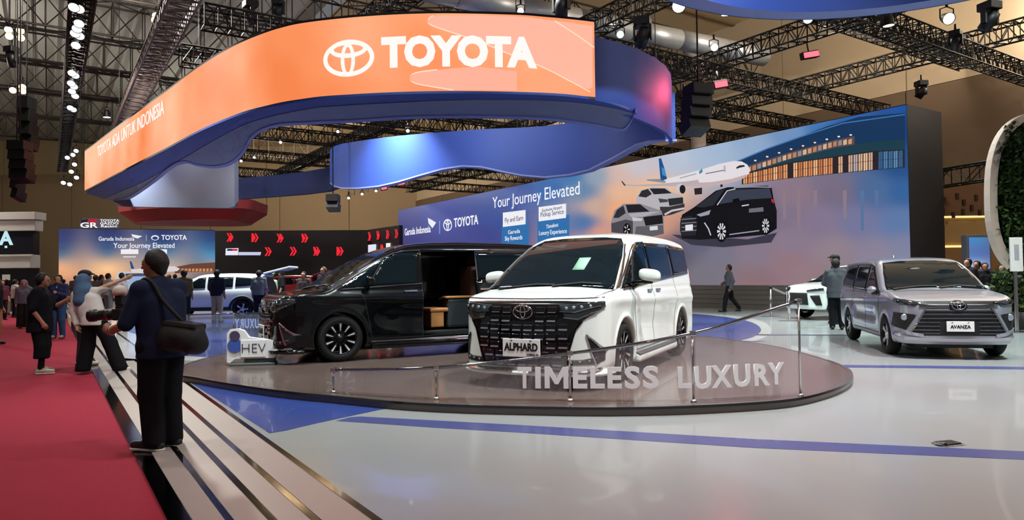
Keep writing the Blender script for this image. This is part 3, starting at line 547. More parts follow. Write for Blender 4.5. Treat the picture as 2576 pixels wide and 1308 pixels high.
shp('windscreen', [(1748, 520), (1786, 494), (1806, 480), (1824, 475), (1796, 516), (1770, 522)], '2a2c36', .14, c3); shp('side_window', [(1806, 514), (1828, 482), (1850, 477), (1936, 474), (1942, 498), (1880, 502), (1830, 508)], '3a3f4e', .14, c3); shp('chrome_line', band([(1804, 516), (1829, 480), (1850, 475)], 2.2), 'd8d8e2', .15, c3); shp('roof_line', band([(1846, 472), (1890, 470), (1940, 471)], 3), '8f92a4', .15, c3)
shp('grille', [(1712, 548), (1740, 542), (1755, 560), (1750, 592), (1714, 594)], '23242c', .14, c3)
for k in range(4): shp('grille_bar', band([(1714, 552 + k * 10), (1752, 549 + k * 10)], 1.8), '8c8e9c', .15, c3)
shp('plate', [(1724, 566), (1743, 564), (1743, 579), (1724, 580)], 'e6e6ec', .155, c3); shp('headlamp', [(1752, 540), (1788, 528), (1784, 540), (1762, 545)], '9a9caa', .15, c3); shp('bumper_blade', band([(1772, 560), (1782, 575), (1788, 592)], 3), 'c8c8d2', .15, c3); shp('tail_lamp', [(1940, 500), (1946, 502), (1947, 512), (1941, 508)], 'c02a3c', .15, c3); shp('door_lettering', [(1884, 525), (1920, 521), (1921, 532), (1884, 535)], '6c6e78', .15, c3); shp('handle', band([(1866, 518), (1884, 515)], 3), 'cfd0da', .15, c3); shp('mirror', [(1842, 502), (1858, 498), (1862, 506), (1846, 512)], '0a0a0e', .16, c3); shp('sill', band([(1835, 590), (1910, 580)], 3), '9a9cae', .15, c3)
pic_wheel(1815, 582, 11, 21, c3, .16, 10); pic_wheel(1926, 568, 9, 18, c3, .16, 10)
# lettering on the blue end of the picture wall
def wall_text(name, body, x0, x1, y0, size_px, mat=None, bold=.0, off=.06):
    a, b = W3(x0, y0[0], off), W3(x1, y0[1], off); d = b - a; L = d.length; h = (W3(x0, y0[0], off) - W3(x0, y0[0] + size_px, off)).length
    o = text(name, body, 1.0, mat or E('pic_text', 'f4f4fa', 1.0), pw, None, .004, bold); me = o.data; xs = [v.co.x for v in me.vertices]; w = max(xs) - min(xs)
    me.transform(Matrix.Diagonal((L / w, h / .70, 1, 1))); xs = [v.co.x for v in me.vertices]; c = (max(xs) + min(xs)) / 2
    me.transform(frame((a + b) / 2 - pwo, d, (0, 0, 1)) @ Matrix.Translation((-c, 0, 0))); return o
wall_text('wall_lettering', 'Your Journey Elevated', 1239, 1458, (512, 474), 28, bold=.0)
wall_text('airline_lettering', 'Garuda Indonesia', 1018, 1083, (585, 576), 17, bold=.012)
wall_text('maker_lettering', 'TOYOTA', 1142, 1203, (562, 553), 22, bold=.02)
shp('divider', band([(1106, 556), (1106, 588)], 1.5), 'aab4dc', .06, pw); shp('airline_bird', [(1076, 548), (1086, 553), (1097, 560), (1088, 574), (1078, 562)], 'eef0f8', .06, pw)
em = empty('wall_emblem', parent=pw)
for cx, cy, rx, ry in ((1126, 566, 11, 15), (1126, 567, 3.2, 12.5), (1126, 559, 8, 6.5)):
    A, B = ell(cx, cy, rx, ry, 24), ell(cx, cy, rx - 2.0, ry - 2.4, 24); bm = bmesh.new(); va = [bm.verts.new(W3(x, y, .06) - pwo) for x, y in A]; vb = [bm.verts.new(W3(x, y, .06) - pwo) for x, y in B]
    for i in range(24): bm.faces.new((va[i], va[(i + 1) % 24], vb[(i + 1) % 24], vb[i]))
    bm_obj('emblem_oval', bm, E('pic_text', 'f4f4fa', 1.0), em)
for (x0, x1, ya, yb), t1, t2, t3 in (((1262, 1322, 541, 534), 'Fly and Earn', 'Garuda', 'Sky Rewards'), ((1352, 1424, 527, 518), 'Pickup Service', 'Timeless', 'Luxury Experience')):
    cd = empty('offer_card', parent=pw)
    shp('card', [(x0, ya + 22), (x1 + 8, yb + 22), (x1 + 8, yb + 98), (x0, ya + 94)], '2c6fae', .03, cd); shp('card_header', [(x0 + 3, ya - 6), (x1, yb - 6), (x1, yb + 30), (x0 + 3, ya + 30)], 'f2f2f8', .05, cd)
    wall_text('card_lettering', t1, x0 + 8, x1 - 6, (ya + 14, yb + 14), 12, E('pic_ink', '4a5478', .9), off=.07)
    if t2 == 'Timeless': wall_text('card_lettering', 'Exclusive Airport', x0 + 12, x1 - 10, (ya + 3, yb + 3), 8, E('pic_ink', '4a5478', .9), off=.07)
    xm = (x0 + x1) / 2; k = .24 if t2 == 'Garuda' else .3
    wall_text('card_lettering', t2, xm - 14, xm + 16, (ya + 44, yb + 47), 10, off=.07); wall_text('card_lettering', t3, xm - (22 if t2 == 'Garuda' else 32), xm + (22 if t2 == 'Garuda' else 38), (ya + 60, yb + 63), 11, off=.07)
# ---- screen and chevron wall at the far end
A0, A1, A2, A3 = on_y(148, 575, 50.0), on_y(541, 581, 53.9), on_y(925, 578, 55.1), on_y(1004, 566, 50.8); ZT = 5.40
bs = empty('back_screen', (A0.x, A0.y, Z_ST), label='far screen with sunset airport picture left of chevron wall', cat='screen'); bo = bs.location.copy()
def line_pt(P, Q, px, py):
    d = ray(px, py); e = Q - P; A = np.array([[d.x, -e.x], [d.y, -e.y]]); t, k = np.linalg.solve(A, [P.x, P.y]); return Vector((0, 0, CZ)) + d * t
def BS(px, py, off=0):
    n = Vector(((A1 - A0).y, -(A1 - A0).x, 0)).normalized(); return line_pt(A0 + n * off, A1 + n * off, px, py)
def slab(name, P, Q, z0, z1, mat, parent, org, th=.3):
    n = Vector((-(Q - P).y, (Q - P).x, 0)).normalized() * th; b = [Vector((P.x, P.y, z0)), Vector((Q.x, Q.y, z0)), Vector((Q.x, Q.y, z0)) + n, Vector((P.x, P.y, z0)) + n]
    vs = [p - org for p in b] + [p - org + Vector((0, 0, z1 - z0)) for p in b]
    return obj(name, vs, [(3, 2, 1, 0), (4, 5, 6, 7), (0, 1, 5, 4), (1, 2, 6, 5), (2, 3, 7, 6), (3, 0, 4, 7)], mat, parent)
CASE = MATS['screen_case']
nb = Vector(((A1 - A0).y, -(A1 - A0).x, 0)).normalized()
slab('screen_case', A0 - nb * .02, A1 - nb * .02, Z_ST, ZT + .04, CASE, bs, bo)
SM2 = [(x, y, c) for y, R in {578: ['1e2660', '202a64', '202c64', '1f2f66'], 600: ['24346e', '25386f', '253a72', '234274'], 622: ['2c4878', '2f4f80', '2f5488', '2c5f92'], 640: ['3f6080', '466a8c', '4f7a9c', '4486b0'], 652: ['8c8a8c', 'a8988e', '8c9aa4', '5f96b8'], 664: ['d8a888', 'e8b48c', 'b8a8a0', '9a8a84'], 676: ['f0b07c', 'ffcf98', 'e0b090', '8a6a58'], 690: ['e8a070', 'f0b078', 'b89080', '80665c'], 715: ['a87a68', 'a88070', '8c7a80', '6f5c60'], 745: ['705858', '746066', '6c6470', '604f58']}.items() for x, c in zip((150, 270, 410, 541), R)]
p = picture('picture_screen', [Vector((A0.x, A0.y, .6)), Vector((A1.x, A1.y, .6)), Vector((A1.x, A1.y, ZT)), Vector((A0.x, A0.y, ZT))], 60, 24, SM2, col_mat('picture_light_far', 1.0), None, 4, 160); p.data.transform(Matrix.Translation(-bo)); p.parent = bs
def bshp(n, pts, c, off=.05, par=None): return shp(n, pts, c, off, par or bs, .95, BS, bo)
def btext(n, body, x0, x1, y, h, bold=0.0):
    a, b = BS(x0, y, .08), BS(x1, y, .08); o = text(n, body, 1.0, E('pic_text', 'f4f4fa', 1.0), bs, None, .004, bold); me = o.data; xs = [v.co.x for v in me.vertices]; w = max(xs) - min(xs); hh = (BS(x0, y, .08) - BS(x0, y + h, .08)).length
    me.transform(Matrix.Diagonal(((b - a).length / w, hh / .70, 1, 1))); xs = [v.co.x for v in me.vertices]; me.transform(frame((a + b) / 2 - bo, b - a, (0, 0, 1)) @ Matrix.Translation((-(max(xs) + min(xs)) / 2, 0, 0)))
btext('screen_lettering', 'Garuda Indonesia', 248, 338, 601, 10, .01); btext('screen_lettering', 'TOYOTA', 406, 470, 598, 12, .02); btext('screen_lettering', 'Your Journey Elevated', 285, 439, 618, 13, .008)
bshp('divider', band([(368, 591), (368, 606)], 1.5), 'aab4dc'); bshp('airline_bird', [(330, 589), (358, 594), (346, 600), (334, 596)], 'eef0f8'); bshp('emblem_oval', ell(390, 598, 10, 6.5), 'e8eaf4'); bshp('emblem_hole', ell(390, 599, 7, 4), '2a3f7c', .06)
for x in (304, 376): bshp('offer_card', [(x, 627), (x + 44, 627), (x + 44, 639), (x, 639)], 'f0f2f8'); bshp('card_text', band([(x + 6, 646), (x + 38, 646)], 3), 'cfe0f0')
bshp('tail_fin', [(326, 657), (331, 658), (338, 676), (330, 676)], '1f4f8a'); bshp('fuselage', [(330, 678), (400, 670), (440, 670), (453, 676), (445, 682), (380, 688), (330, 686)], 'ddd6da', .06); bshp('pictured_car', [(290, 694), (298, 684), (330, 683), (348, 692), (350, 700), (290, 702)], 'c9c4c8', .07)
bshp('terminal', [(440, 672), (480, 664), (541, 660), (541, 682), (480, 684), (440, 688)], '6a4538', .055)
for i in range(9): bshp('terminal_window', [(456 + i * 9, 676), (462 + i * 9, 675), (462 + i * 9, 682), (456 + i * 9, 683)], 'd8925c', .06)
# sign above it
gs = empty('racing_sign', BS(250, 572) + Vector((0, 0, 0)), label='small letter sign standing on top of the far screen', cat='sign'); go = gs.location.copy()
def GS(x, y, off): return BS(x, y, .1 + off)
shp('sign_board', [(201, 556), (210, 549), (302, 551), (298, 575), (201, 573)], '8f90a8', 0, gs, .25, GS, go); shp('sign_black', [(204, 553), (222, 551), (219, 560), (203, 561)], '1a1a30', .02, gs, 1, GS, go); shp('sign_red', [(222, 551), (246, 551), (244, 560), (219, 560)], 'b02038', .02, gs, 1, GS, go)
for body, x0, x1, y, h in (('GR', 202, 246, 567, 13), ('TOYOTA', 252, 300, 555, 6), ('GAZOO', 252, 298, 562, 6), ('Racing', 254, 295, 569, 6)):
    a, b = BS(x0, y, .14), BS(x1, y, .14); o = text('sign_lettering', body, 1.0, WHITE_E, gs, None, .004, .02); me = o.data; xs = [v.co.x for v in me.vertices]; w = max(xs) - min(xs); hh = (BS(x0, y, .1) - BS(x0, y + h, .1)).length
    me.transform(Matrix.Diagonal(((b - a).length / w, hh / .70, 1, 1))); xs = [v.co.x for v in me.vertices]; me.transform(frame((a + b) / 2 - go, b - a, (0, 0, 1)) @ Matrix.Translation((-(max(xs) + min(xs)) / 2, 0, 0)))
for x in (215, 290):
    q = BS(x, 575, .08); tube('sign_post', [Vector((q.x, q.y, ZT)) - go, Vector((q.x, q.y, ZT + .3)) - go], .03, MBLK if 'MBLK' in globals() else M('matt_black', '0c0c0e', .6), gs, 6)
# chevron wall
cw = empty('chevron_wall', (A1.x, A1.y, Z_ST), label='dark wall with glowing red chevrons behind the vans', cat='wall'); cwo = cw.location.copy()
CWM = M('chevron_wall_black', '1d1218', .45, var=.1)
slab('wall_face', A1, A2, Z_ST, ZT - .02, CWM, cw, cwo); slab('wall_wing', A2, A3, Z_ST, ZT, CWM, cw, cwo)
RCH = E('chevron_red', 'ff2a3a', .9)
def chev(P, Q, px, py, w, h):
    n = Vector(((Q - P).y, -(Q - P).x, 0)).normalized() * .05; c = empty('chevron', parent=cw)
    for d in (0, w * .55):
        pts = [(px + d - w * .5, py - h), (px + d - w * .15, py - h), (px + d + w * .35, py), (px + d - w * .15, py + h), (px + d - w * .5, py + h), (px + d, py)]
        vs = [line_pt(P + n, Q + n, x, y) - cwo for x, y in pts]; bm = bmesh.new(); bm.faces.new([bm.verts.new(v) for v in vs]); bmesh.ops.triangulate(bm, faces=bm.faces[:]); bm_obj('chevron_stroke', bm, RCH, c)
for x, y in ((576, 597), (639, 598), (702, 599), (764, 599), (672, 633), (735, 632), (794, 632), (853, 632)): chev(A1, A2, x, y, 13, 11)
for x, y in ((928, 595), (950, 592), (974, 590), (996, 588), (918, 632), (960, 626)): chev(A2, A3, x, y, 6, 11)
def cshape(n, pts, col, P, Q, off=.06):
    nn = Vector(((Q - P).y, -(Q - P).x, 0)).normalized() * off; bm = bmesh.new(); bm.faces.new([bm.verts.new(line_pt(P + nn, Q + nn, x, y) - cwo) for x, y in pts]); bm_obj(n, bm, E('pic_' + col, col, 1), cw)
cshape('badge', [(568, 625), (600, 624), (599, 642), (567, 642)], 'e8e8f4', A1, A2); cshape('badge_top', [(572, 626), (584, 626), (584, 631), (571, 631)], '3a2c58', A1, A2, .07); cshape('badge_red', [(584, 626), (598, 626), (597, 631), (584, 631)], 'd02c48', A1, A2, .07); cshape('badge_line', [(600, 634), (657, 634), (655, 642), (600, 642)], 'c8cae8', A1, A2)
cshape('badge', [(926, 616), (946, 614), (946, 638), (926, 640)], 'e4e4f2', A2, A3); cshape('badge', [(971, 612), (982, 611), (982, 630), (971, 632)], 'f0f0fa', A2, A3)
# ------------------------------------------------------------------ cars
class Car:
    """body from a side, a front and a plan outline; panels are cut from side or front view and laid on it"""
    def __init__(s, side, front, plan, arches, R, arch_in, mods=None, k=.10, kp=.06):
        s.side = smooth_poly(side, 5); s.front = smooth_poly(front + [(-y, z) for y, z in front[::-1] if y > 0], 4)
        s.plan = smooth_poly(plan + [(x, -y) for x, y in plan[::-1] if y > 0], 4)
        s.Fs, s.Ff, s.Fp = Field(s.side), Field(s.front), Field(s.plan)
        s.arches, s.R, s.ai, s.mods, s.k, s.kp = arches, R, arch_in, mods, k, kp
    def base(s, x, y, z):
        a = s.Fs(x, z); b = s.Ff(y, z); c = s.Fp(x, y)
        return smax(smax(a, b, s.k), c, s.kp)
    def f(s, x, y, z):
        d = s.base(x, y, z)
        if s.mods: d = s.mods(d, x, y, z)
        for ax, az in s.arches:
            r = np.sqrt((x - ax) ** 2 + (z - az) ** 2)
            d = d - .014 * np.exp(-((r - s.R - .025) / .028) ** 2) * (np.abs(y) > .6)
            d = np.maximum(d, np.minimum(s.R - r, np.abs(y) - s.ai))
        return d
    def fs(s, x, y, z):                                # without the wheel arches
        d = s.base(x, y, z)
        return s.mods(d, x, y, z) if s.mods else d
    def trace(s, p, view, off):
        """p: (N,2) points of a side view (x, z) or a front / rear view (y, z) -> on the body, off metres proud"""
        n = len(p); lo = np.zeros(n); hi = np.full(n, 1.6 if view in 'LR' else 3.2)
        if view in 'FB': lo = np.full(n, -.2)
        def at(t):
            if view == 'L': return p[:, 0], t, p[:, 1]
            if view == 'R': return p[:, 0], -t, p[:, 1]
            if view == 'F': return t, p[:, 0], p[:, 1]
            return -t, p[:, 0], p[:, 1]
        # march in from outside
        t = hi.copy(); done = np.zeros(n, bool)
        for _ in range(160):
            d = s.fs(*at(t)) - off; t = np.where(done, t, t - np.maximum(d * .8, .0005)); done |= d < .0006
            if done.all(): break
        return np.stack(at(t), 1)
    def panel(s, name, poly, view, mat, parent, off=.006, step=.06, th=.01):
        bm = bmesh.new(); P = [bm.verts.new((a, b, 0)) for a, b in poly]; bm.faces.new(P)
        A = np.array(poly)
        for ax in (0, 1):
            lo, hi = A[:, ax].min(), A[:, ax].max(); k = int((hi - lo) / step) + 1
            for i in range(1, k):
                c = [0, 0, 0]; c[ax] = lo + (hi - lo) * i / k; nrm = [0, 0, 0]; nrm[ax] = 1
                bmesh.ops.bisect_plane(bm, geom=bm.verts[:] + bm.edges[:] + bm.faces[:], plane_co=c, plane_no=nrm, dist=1e-6)
        bmesh.ops.triangulate(bm, faces=[f for f in bm.faces if len(f.verts) > 4])
        co = np.array([v.co[:2] for v in bm.verts]); q = s.trace(co, view, off)
        for v, c in zip(bm.verts, q): v.co = c
        me = bpy.data.meshes.new(name); bm.to_mesh(me); bm.free()
        # face outwards
        me.update(); out = {'L': (0, 1, 0), 'R': (0, -1, 0), 'F': (1, 0, 0), 'B': (-1, 0, 0)}[view]
        if sum(Vector(p.normal).dot(Vector(out)) * p.area for p in me.polygons) < 0: me.flip_normals()
        o = link(name, me, mat, parent, True)
        if th: md = o.modifiers.new('thickness', 'SOLIDIFY'); md.thickness = th; md.offset = -1
        return o
    def strip(s, name, pts, w, view, mat, parent, off=.006, closed=False, dense=.05):
        """a narrow band laid along a polyline on the body"""
        P = np.array(pts, float); out = []
        for a, b in zip(P[:-1], P[1:]):
            k = max(1, int(np.hypot(*(b - a)) / dense)); out += [a + (b - a) * i / k for i in range(k)]
        out = np.array(out + [P[-1]]); T = np.gradient(out, axis=0); T /= np.hypot(T[:, 0], T[:, 1])[:, None] + 1e-9
        N = np.stack([-T[:, 1], T[:, 0]], 1) * w / 2
        a, b = s.trace(out + N, view, off), s.trace(out - N, view, off); n = len(a)
        c, d = s.trace(out + N, view, off - .012), s.trace(out - N, view, off - .012)
        vs = np.concatenate([a, b, d, c]); fs = []
        for i in range(n - 1):
            for r0, r1 in ((0, 1), (1, 2), (2, 3), (3, 0)): fs.append((r0 * n + i, r0 * n + i + 1, r1 * n + i + 1, r1 * n + i))
        fs += [(0, n, 2 * n, 3 * n), (n - 1, 4 * n - 1, 3 * n - 1, 2 * n - 1)]
        bm = bmesh.new(); me = mesh(name, vs, fs); bm.from_mesh(me); bpy.data.meshes.remove(me)
        return bm_obj(name, bm, mat, parent)
def wheel(parent, loc, side, r, rim_r, w, tyre, rimm, dark, spokes, style, steer=0):
    """side +1: outer face towards +y"""
    t = empty('wheel', loc, steer, parent=parent); t.rotation_euler = (0, 0, steer + (0 if side > 0 else math.pi))
    o = w / 2
    lathe('tyre', [(rim_r, o - .01), (rim_r + .012, o), (rim_r + (r - rim_r) * .55, o + .006), (r - .03, o - .008), (r - .006, o - .03), (r, o - .06), (r, -o + .06), (r - .006, -o + .03), (r - .03, -o + .008), (rim_r, -o + .01)], tyre, t, 48, 'y')
    lathe('rim', [(rim_r + .004, -o + .012), (rim_r + .004, o - .006), (rim_r - .010, o - .004), (rim_r - .016, o - .02), (rim_r - .022, -o + .03)], dark, t, 48, 'y')
    lathe('brake_disc', [(0.0, .01), (rim_r * .72, .01), (rim_r * .72, -.01), (0, -.01)], M('brake_steel', '55585c', .35, 1), t, 32, 'y')
    lathe('hub', [(0, o - .012), (.032, o - .012), (.036, o - .02), (.075, o - .03), (.078, o - .06), (0, o - .07)], dark if style != 'plain' else rimm, t, 24, 'y')
    def spoke(a, w0, w1, r0, r1, mat, y0, y1, th=.03):
        bm = bmesh.new(); c, s2 = math.cos(a), math.sin(a)
        def P(rr, ww, y): return Vector((c * rr - s2 * ww, y, s2 * rr + c * ww))
        q = [P(r0, -w0, y0), P(r0, w0, y0), P(r1, w1, y1), P(r1, -w1, y1)]
        f = [bm.verts.new(p) for p in q]; g = [bm.verts.new(p - Vector((0, th, 0))) for p in q]
        bm.faces.new(f); bm.faces.new(g[::-1])
        for i in range(4): bm.faces.new((f[i], g[i], g[(i + 1) % 4], f[(i + 1) % 4]))
        bm_obj('spoke', bm, mat, t)
    for i in range(spokes):
        a = 2 * math.pi * (i + .5) / spokes
        if style == 'blade':
            spoke(a, .016, .034, .06, rim_r - .008, dark, o - .034, o - .014)
            spoke(a, .006, .0155, .12, rim_r - .006, rimm, o - .024, o - .010, .012)
        else:
            spoke(a - .10, .010, .014, .05, rim_r - .008, rimm, o - .034, o - .014); spoke(a + .10, .010, .014, .05, rim_r - .008, rimm, o - .034, o - .014)
    return t
def emblem(parent, loc, w, mtx, mat):
    """three interlocking ovals"""
    e = empty('emblem', (0, 0, 0), parent=parent)
    def ring(cx, cy, rx, ry, t):
        bm = bmesh.new(); bm_tube(bm, [mtx @ Vector((cx + rx * math.cos(a), cy + ry * math.sin(a), .004)) for a in np.linspace(0, 2 * math.pi, 33)[:-1]], t, 6, False, True)
        bm_obj('emblem_ring', bm, mat, e, True)
    h = w * .66
    ring(0, 0, w / 2, h / 2, w * .032); ring(0, h * .02, w * .125, h * .44, w * .028); ring(0, h * .22, w * .36, h * .22, w * .028)
    return e
PAINT = lambda n, c, met=0, r=.3: M(n, c, r, met, coat=1, spec=.5)
TYRE = M('tyre_rubber', '131316', .75, spec=.3); CHROME = M('chrome', 'd8d8dc', .08, 1); BLK = M('gloss_black', '08080b', .12, spec=.5, coat=.6)
MBLK = M('matt_black', '0c0c0e', .6); RIM = M('machined_alloy', 'd6d8dc', .35, .55); RIMD = M('dark_alloy', '17181b', .3, .6)
GLASS = M('tinted_glass', '0a1419', .04, spec=.38); LAMPG = M('headlamp_glass', '2a3136', .08, .2, spec=.6, coat=.5); PLATE = M('plate_white', 'e8ecea', .4)
INK = M('plate_ink', '0b0c10', .5); LENS = M('lamp_lens', 'b9c4cc', .06, .7)
REDL = M('tail_red', '8c0f16', .15, coat=.5)
# ---- the two large vans
V_SIDE = [(2.30, .17), (2.46, .20), (2.50, .34), (2.50, .60), (2.46, .84), (2.40, .97), (2.31, 1.025), (2.10, 1.065), (1.88, 1.095), (1.70, 1.13), (1.36, 1.335), (1.0, 1.545), (.70, 1.70), (.45, 1.80), (.20, 1.865), (-.20, 1.91),
          (-.70, 1.93), (-1.3, 1.925), (-1.9, 1.895), (-2.35, 1.85), (-2.52, 1.81), (-2.44, 1.70), (-2.49, 1.40), (-2.55, 1.05), (-2.56, .70), (-2.54, .35), (-2.42, .20), (-2.0, .17), (0, .17)]
V_FRONT = [(.60, .165), (.84, .18), (.905, .32), (.925, .55), (.93, .80), (.92, .98), (.90, 1.09), (.868, 1.18), (.815, 1.45), (.765, 1.68), (.72, 1.79), (.62, 1.88), (.35, 1.94), (0, 1.955)]
V_PLAN = [(2.52, 0), (2.50, .40), (2.43, .66), (2.30, .82), (2.10, .90), (1.8, .93), (.0, .93), (-2.0, .93), (-2.35, .90), (-2.50, .78), (-2.56, .5), (-2.57, 0)]
def v_mods(d, x, y, z):
    a = np.abs(y) > .5
    d = d + .030 * np.exp(-((z - .60 - .05 * np.sin(x * 1.5)) / .17) ** 2) * sstep(1.15, .7, x) * sstep(-1.15, -.75, x) * a      # hollow flanks
    d = d + .012 * np.exp(-((z - 1.10) / .03) ** 2) * sstep(1.75, 1.2, x) * a                                                 # step under the windows
    d = d - .018 * np.exp(-((z - .95 - .04 * x / 2) / .06) ** 2) * a * sstep(2.2, 1.6, x)                                     # shoulder
    pl = VAN.Fp(x, y)
    lip = np.maximum(pl - .045, np.abs(z - .185) - .022); lip = np.maximum(lip, 2.05 - x)
    d = smin(d, lip, .03)
    sk = np.maximum(np.maximum(np.abs(y) - .945, np.abs(z - .225) - .045), np.abs(x) - 1.02); return smin(d, sk, .03)
VAN = Car(V_SIDE, V_FRONT, V_PLAN, [(1.5, .36), (-1.5, .36)], .405, .60)
VAN.mods = v_mods
BELT = lambda x: 1.215 - .055 * x if x > 0 else 1.215 - .048 * x
WIN = {'front_quarter_window': [(1.50, 1.135), (1.07, BELT(1.07) + .005), (.80, 1.575)],
       'front_door_window': [(1.03, BELT(1.03) + .005), (.20, BELT(.2) + .005), (.20, 1.70), (.48, 1.69), (.745, 1.60)],
       'sliding_door_window': [(.11, BELT(.11) + .005), (-1.15, BELT(-1.15) + .005), (-1.15, 1.735), (.11, 1.71)],
       'rear_quarter_window': [(-1.24, BELT(-1.24) + .005), (-2.25, BELT(-2.25)), (-2.36, 1.42), (-2.34, 1.66), (-2.28, 1.71), (-1.24, 1.74)]}
def van(name, loc, heading, paint, label, open_door=False, plate_text='ALPHARD'):
    root = empty(name, loc, heading, label, 'van')
    C = VAN
    if open_door:
        def fb(x, y, z):
            d = VAN.f(x, y, z); r = np.maximum(np.maximum(np.abs(x + .50) - .63, np.abs(z - 1.06) - .66), .35 - y)
            r2 = np.maximum(np.maximum(np.abs(x + .55) - 1.0, np.abs(z - 1.06) - .66), np.abs(y) - .76); r2 = np.maximum(r2, -.2 - y + 0 * x)
            return np.maximum(d, -np.minimum(r, r2))
    else: fb = VAN.f
    sdf_obj('body', fb, (-2.68, -1.02, .10), (2.68, 1.02, 2.02), .024, paint, root)
    for sgn, vw in ((1, 'L'), (-1, 'R')):
        op = open_door and sgn > 0
        if op: band = [[(1.56, 1.12), (.13, BELT(.13) - .012), (.13, 1.725), (.50, 1.72), (.60, 1.70)], [(-1.14, BELT(-1.15) - .012), (-2.28, BELT(-2.28) - .012), (-2.40, 1.42), (-2.37, 1.68), (-2.28, 1.735), (-1.14, 1.765)]]
        else: band = [[(1.56, 1.12), (0, BELT(0) - .012), (-2.28, BELT(-2.28) - .012), (-2.40, 1.42), (-2.37, 1.68), (-2.28, 1.735), (-1.2, 1.765), (.13, 1.735), (.50, 1.72), (.62, 1.69)]]
        for b in band: C.panel('window_surround', b, vw, BLK, root, .004)
        for k, p in WIN.items():
            if not (op and k == 'sliding_door_window'): C.panel(k, p, vw, GLASS, root, .010)
        C.strip('chrome_belt_strip', [(1.50, 1.122), (.9, BELT(.9) - .012), (.14, BELT(.14) - .012)] + ([] if op else [(-1., BELT(-1) - .012), (-2.28, BELT(-2.28) - .012)]), .014, vw, CHROME, root, .014)
        C.strip('chrome_pillar_strip', [(1.60, 1.13), (1.2, 1.365), (.80, 1.60), (.62, 1.685), (.45, 1.725), (.14, 1.742)], .016, vw, CHROME, root, .012)
        C.strip('quarter_pillar', [(1.06, 1.165), (.775, 1.60)], .022, vw, MBLK, root, .014)
        seams = [[(1.22, 1.13), (1.12, .95), (1.05, .60), (1.0, .34)], [(.15, 1.72), (.15, .32)], [(1.0, .335), (-1.0, .335)]]
        if not op: seams += [[(-1.18, 1.74), (-1.18, .90), (-1.02, .72), (-.98, .34)]]
        for q in seams: C.strip('door_seam', q, .008, vw, MBLK, root, .0025)
        C.strip('chrome_sill_strip', [(1.02, .29), (-1.0, .29)], .028, vw, CHROME if open_door else M('sill_groove', '30353c', .3), root, .008)
        for hx in ((.36,) if op else (.36, -.08)):
            p = C.trace(np.array([[hx, 1.075]]), vw, .012)[0]
            h = box('door_handle', (-.11, -.014, -.018), (.11, .014, .018), CHROME, root, .01); h.location = p
        # mirror
        m = empty('mirror', (1.06, sgn * .93, 1.205), parent=root)
        if open_door: m.scale = (.8, .55, .8)
        def fm(x, y, z, s=sgn):
            y = y * s; q = (np.abs(x / .085) ** 3 + np.abs((y - .17) / .135) ** 3 + np.abs((z - .075 + .12 * (y - .17)) / .078) ** 3) ** (1 / 3); return np.maximum((q - 1) * .08, -.045 - x)
        sdf_obj('mirror_shell', fm, (-.14, -.36, -.06), (.14, .36, .22), .012, paint, m)
        box('mirror_base', (-.05, min(-.05 * sgn, .20 * sgn), -.035), (.04, max(-.05 * sgn, .20 * sgn), .005), BLK, m, .012)
        tube('mirror_stalk', [(0, -.06 * sgn, -.10), (0, .03 * sgn, -.03), (0, .10 * sgn, 0)], .022, BLK, m)
        # headlamp, bumper slot
        sp = lambda P: [(y * sgn, z) for y, z in P]
        C.panel('headlamp', sp([(.43, .955), (.66, .975), (.885, .995), (.895, .93), (.80, .845), (.66, .785), (.52, .80)]), 'F', LAMPG, root, .014, .03)
        C.strip('headlamp_trim', sp([(.45, .885), (.62, .875), (.87, .945)]), .012, 'F', CHROME, root, .02, dense=.03)
        C.strip('headlamp_trim', sp([(.50, .815), (.66, .80), (.84, .885)]), .010, 'F', CHROME, root, .02, dense=.03)
        for i in range(4):
            p = C.trace(np.array([[sgn * (.52 + .085 * i), .915 + .008 * i]]), 'F', .008)[0]
            l = lathe('headlamp_lens', [(0, .012), (.018, .010), (.024, 0), (0, 0)], LENS, root, 14, 'x'); l.location = p
        C.panel('bumper_slot', sp([(.735, .615), (.80, .55), (.885, .43), (.88, .33), (.83, .30), (.79, .40)]), 'F', MBLK, root, .005, .03)
        C.strip('bumper_slot_chrome', sp([(.735, .625), (.80, .56), (.89, .44)]), .016, 'F', CHROME, root, .012, dense=.03)
        C.strip('bumper_slot_chrome', sp([(.735, .615), (.785, .41), (.82, .29)]), .012, 'F', CHROME, root, .010, dense=.03)
        C.strip('chrome_lip_strip', sp([(.10, .222), (.47, .222), (.66, .226), (.86, .24)]), .03, 'F', CHROME, root, .016, dense=.03)
        C.panel('lower_intake', sp([(.53, .345), (.70, .35), (.85, .375), (.84, .295), (.53, .285)]), 'F', MBLK, root, .006, .03)
        for i in range(3):
            p = C.trace(np.array([[sgn * (.58 + .09 * i), .318 + .008 * i]]), 'F', .008)[0]; l = lathe('bumper_lamp', [(0, .01), (.012, .008), (.016, 0), (0, 0)], LENS, root, 10, 'x'); l.location = p
        C.panel('tail_lamp', sp([(.60, 1.02), (.86, 1.02), (.84, 1.32), (.66, 1.32)]), 'B', REDL, root, .01)
    C.panel('windscreen', [(-.84, 1.118), (-.4, 1.15), (0, 1.16), (.4, 1.15), (.84, 1.118), (.74, 1.53), (.66, 1.70), (.57, 1.785), (.3, 1.815), (0, 1.82), (-.3, 1.815), (-.57, 1.785), (-.66, 1.70), (-.74, 1.53)], 'F', GLASS, root, .008)
    for s2 in (-1, 1): C.strip('windscreen_chrome', [(s2 * .865, 1.13), (s2 * .815, 1.36), (s2 * .76, 1.54), (s2 * .68, 1.70)], .012, 'F', CHROME, root, .014)
    C.strip('wiper', [(-.70, 1.135), (-.2, 1.185), (.05, 1.18)], .018, 'F', MBLK, root, .02)
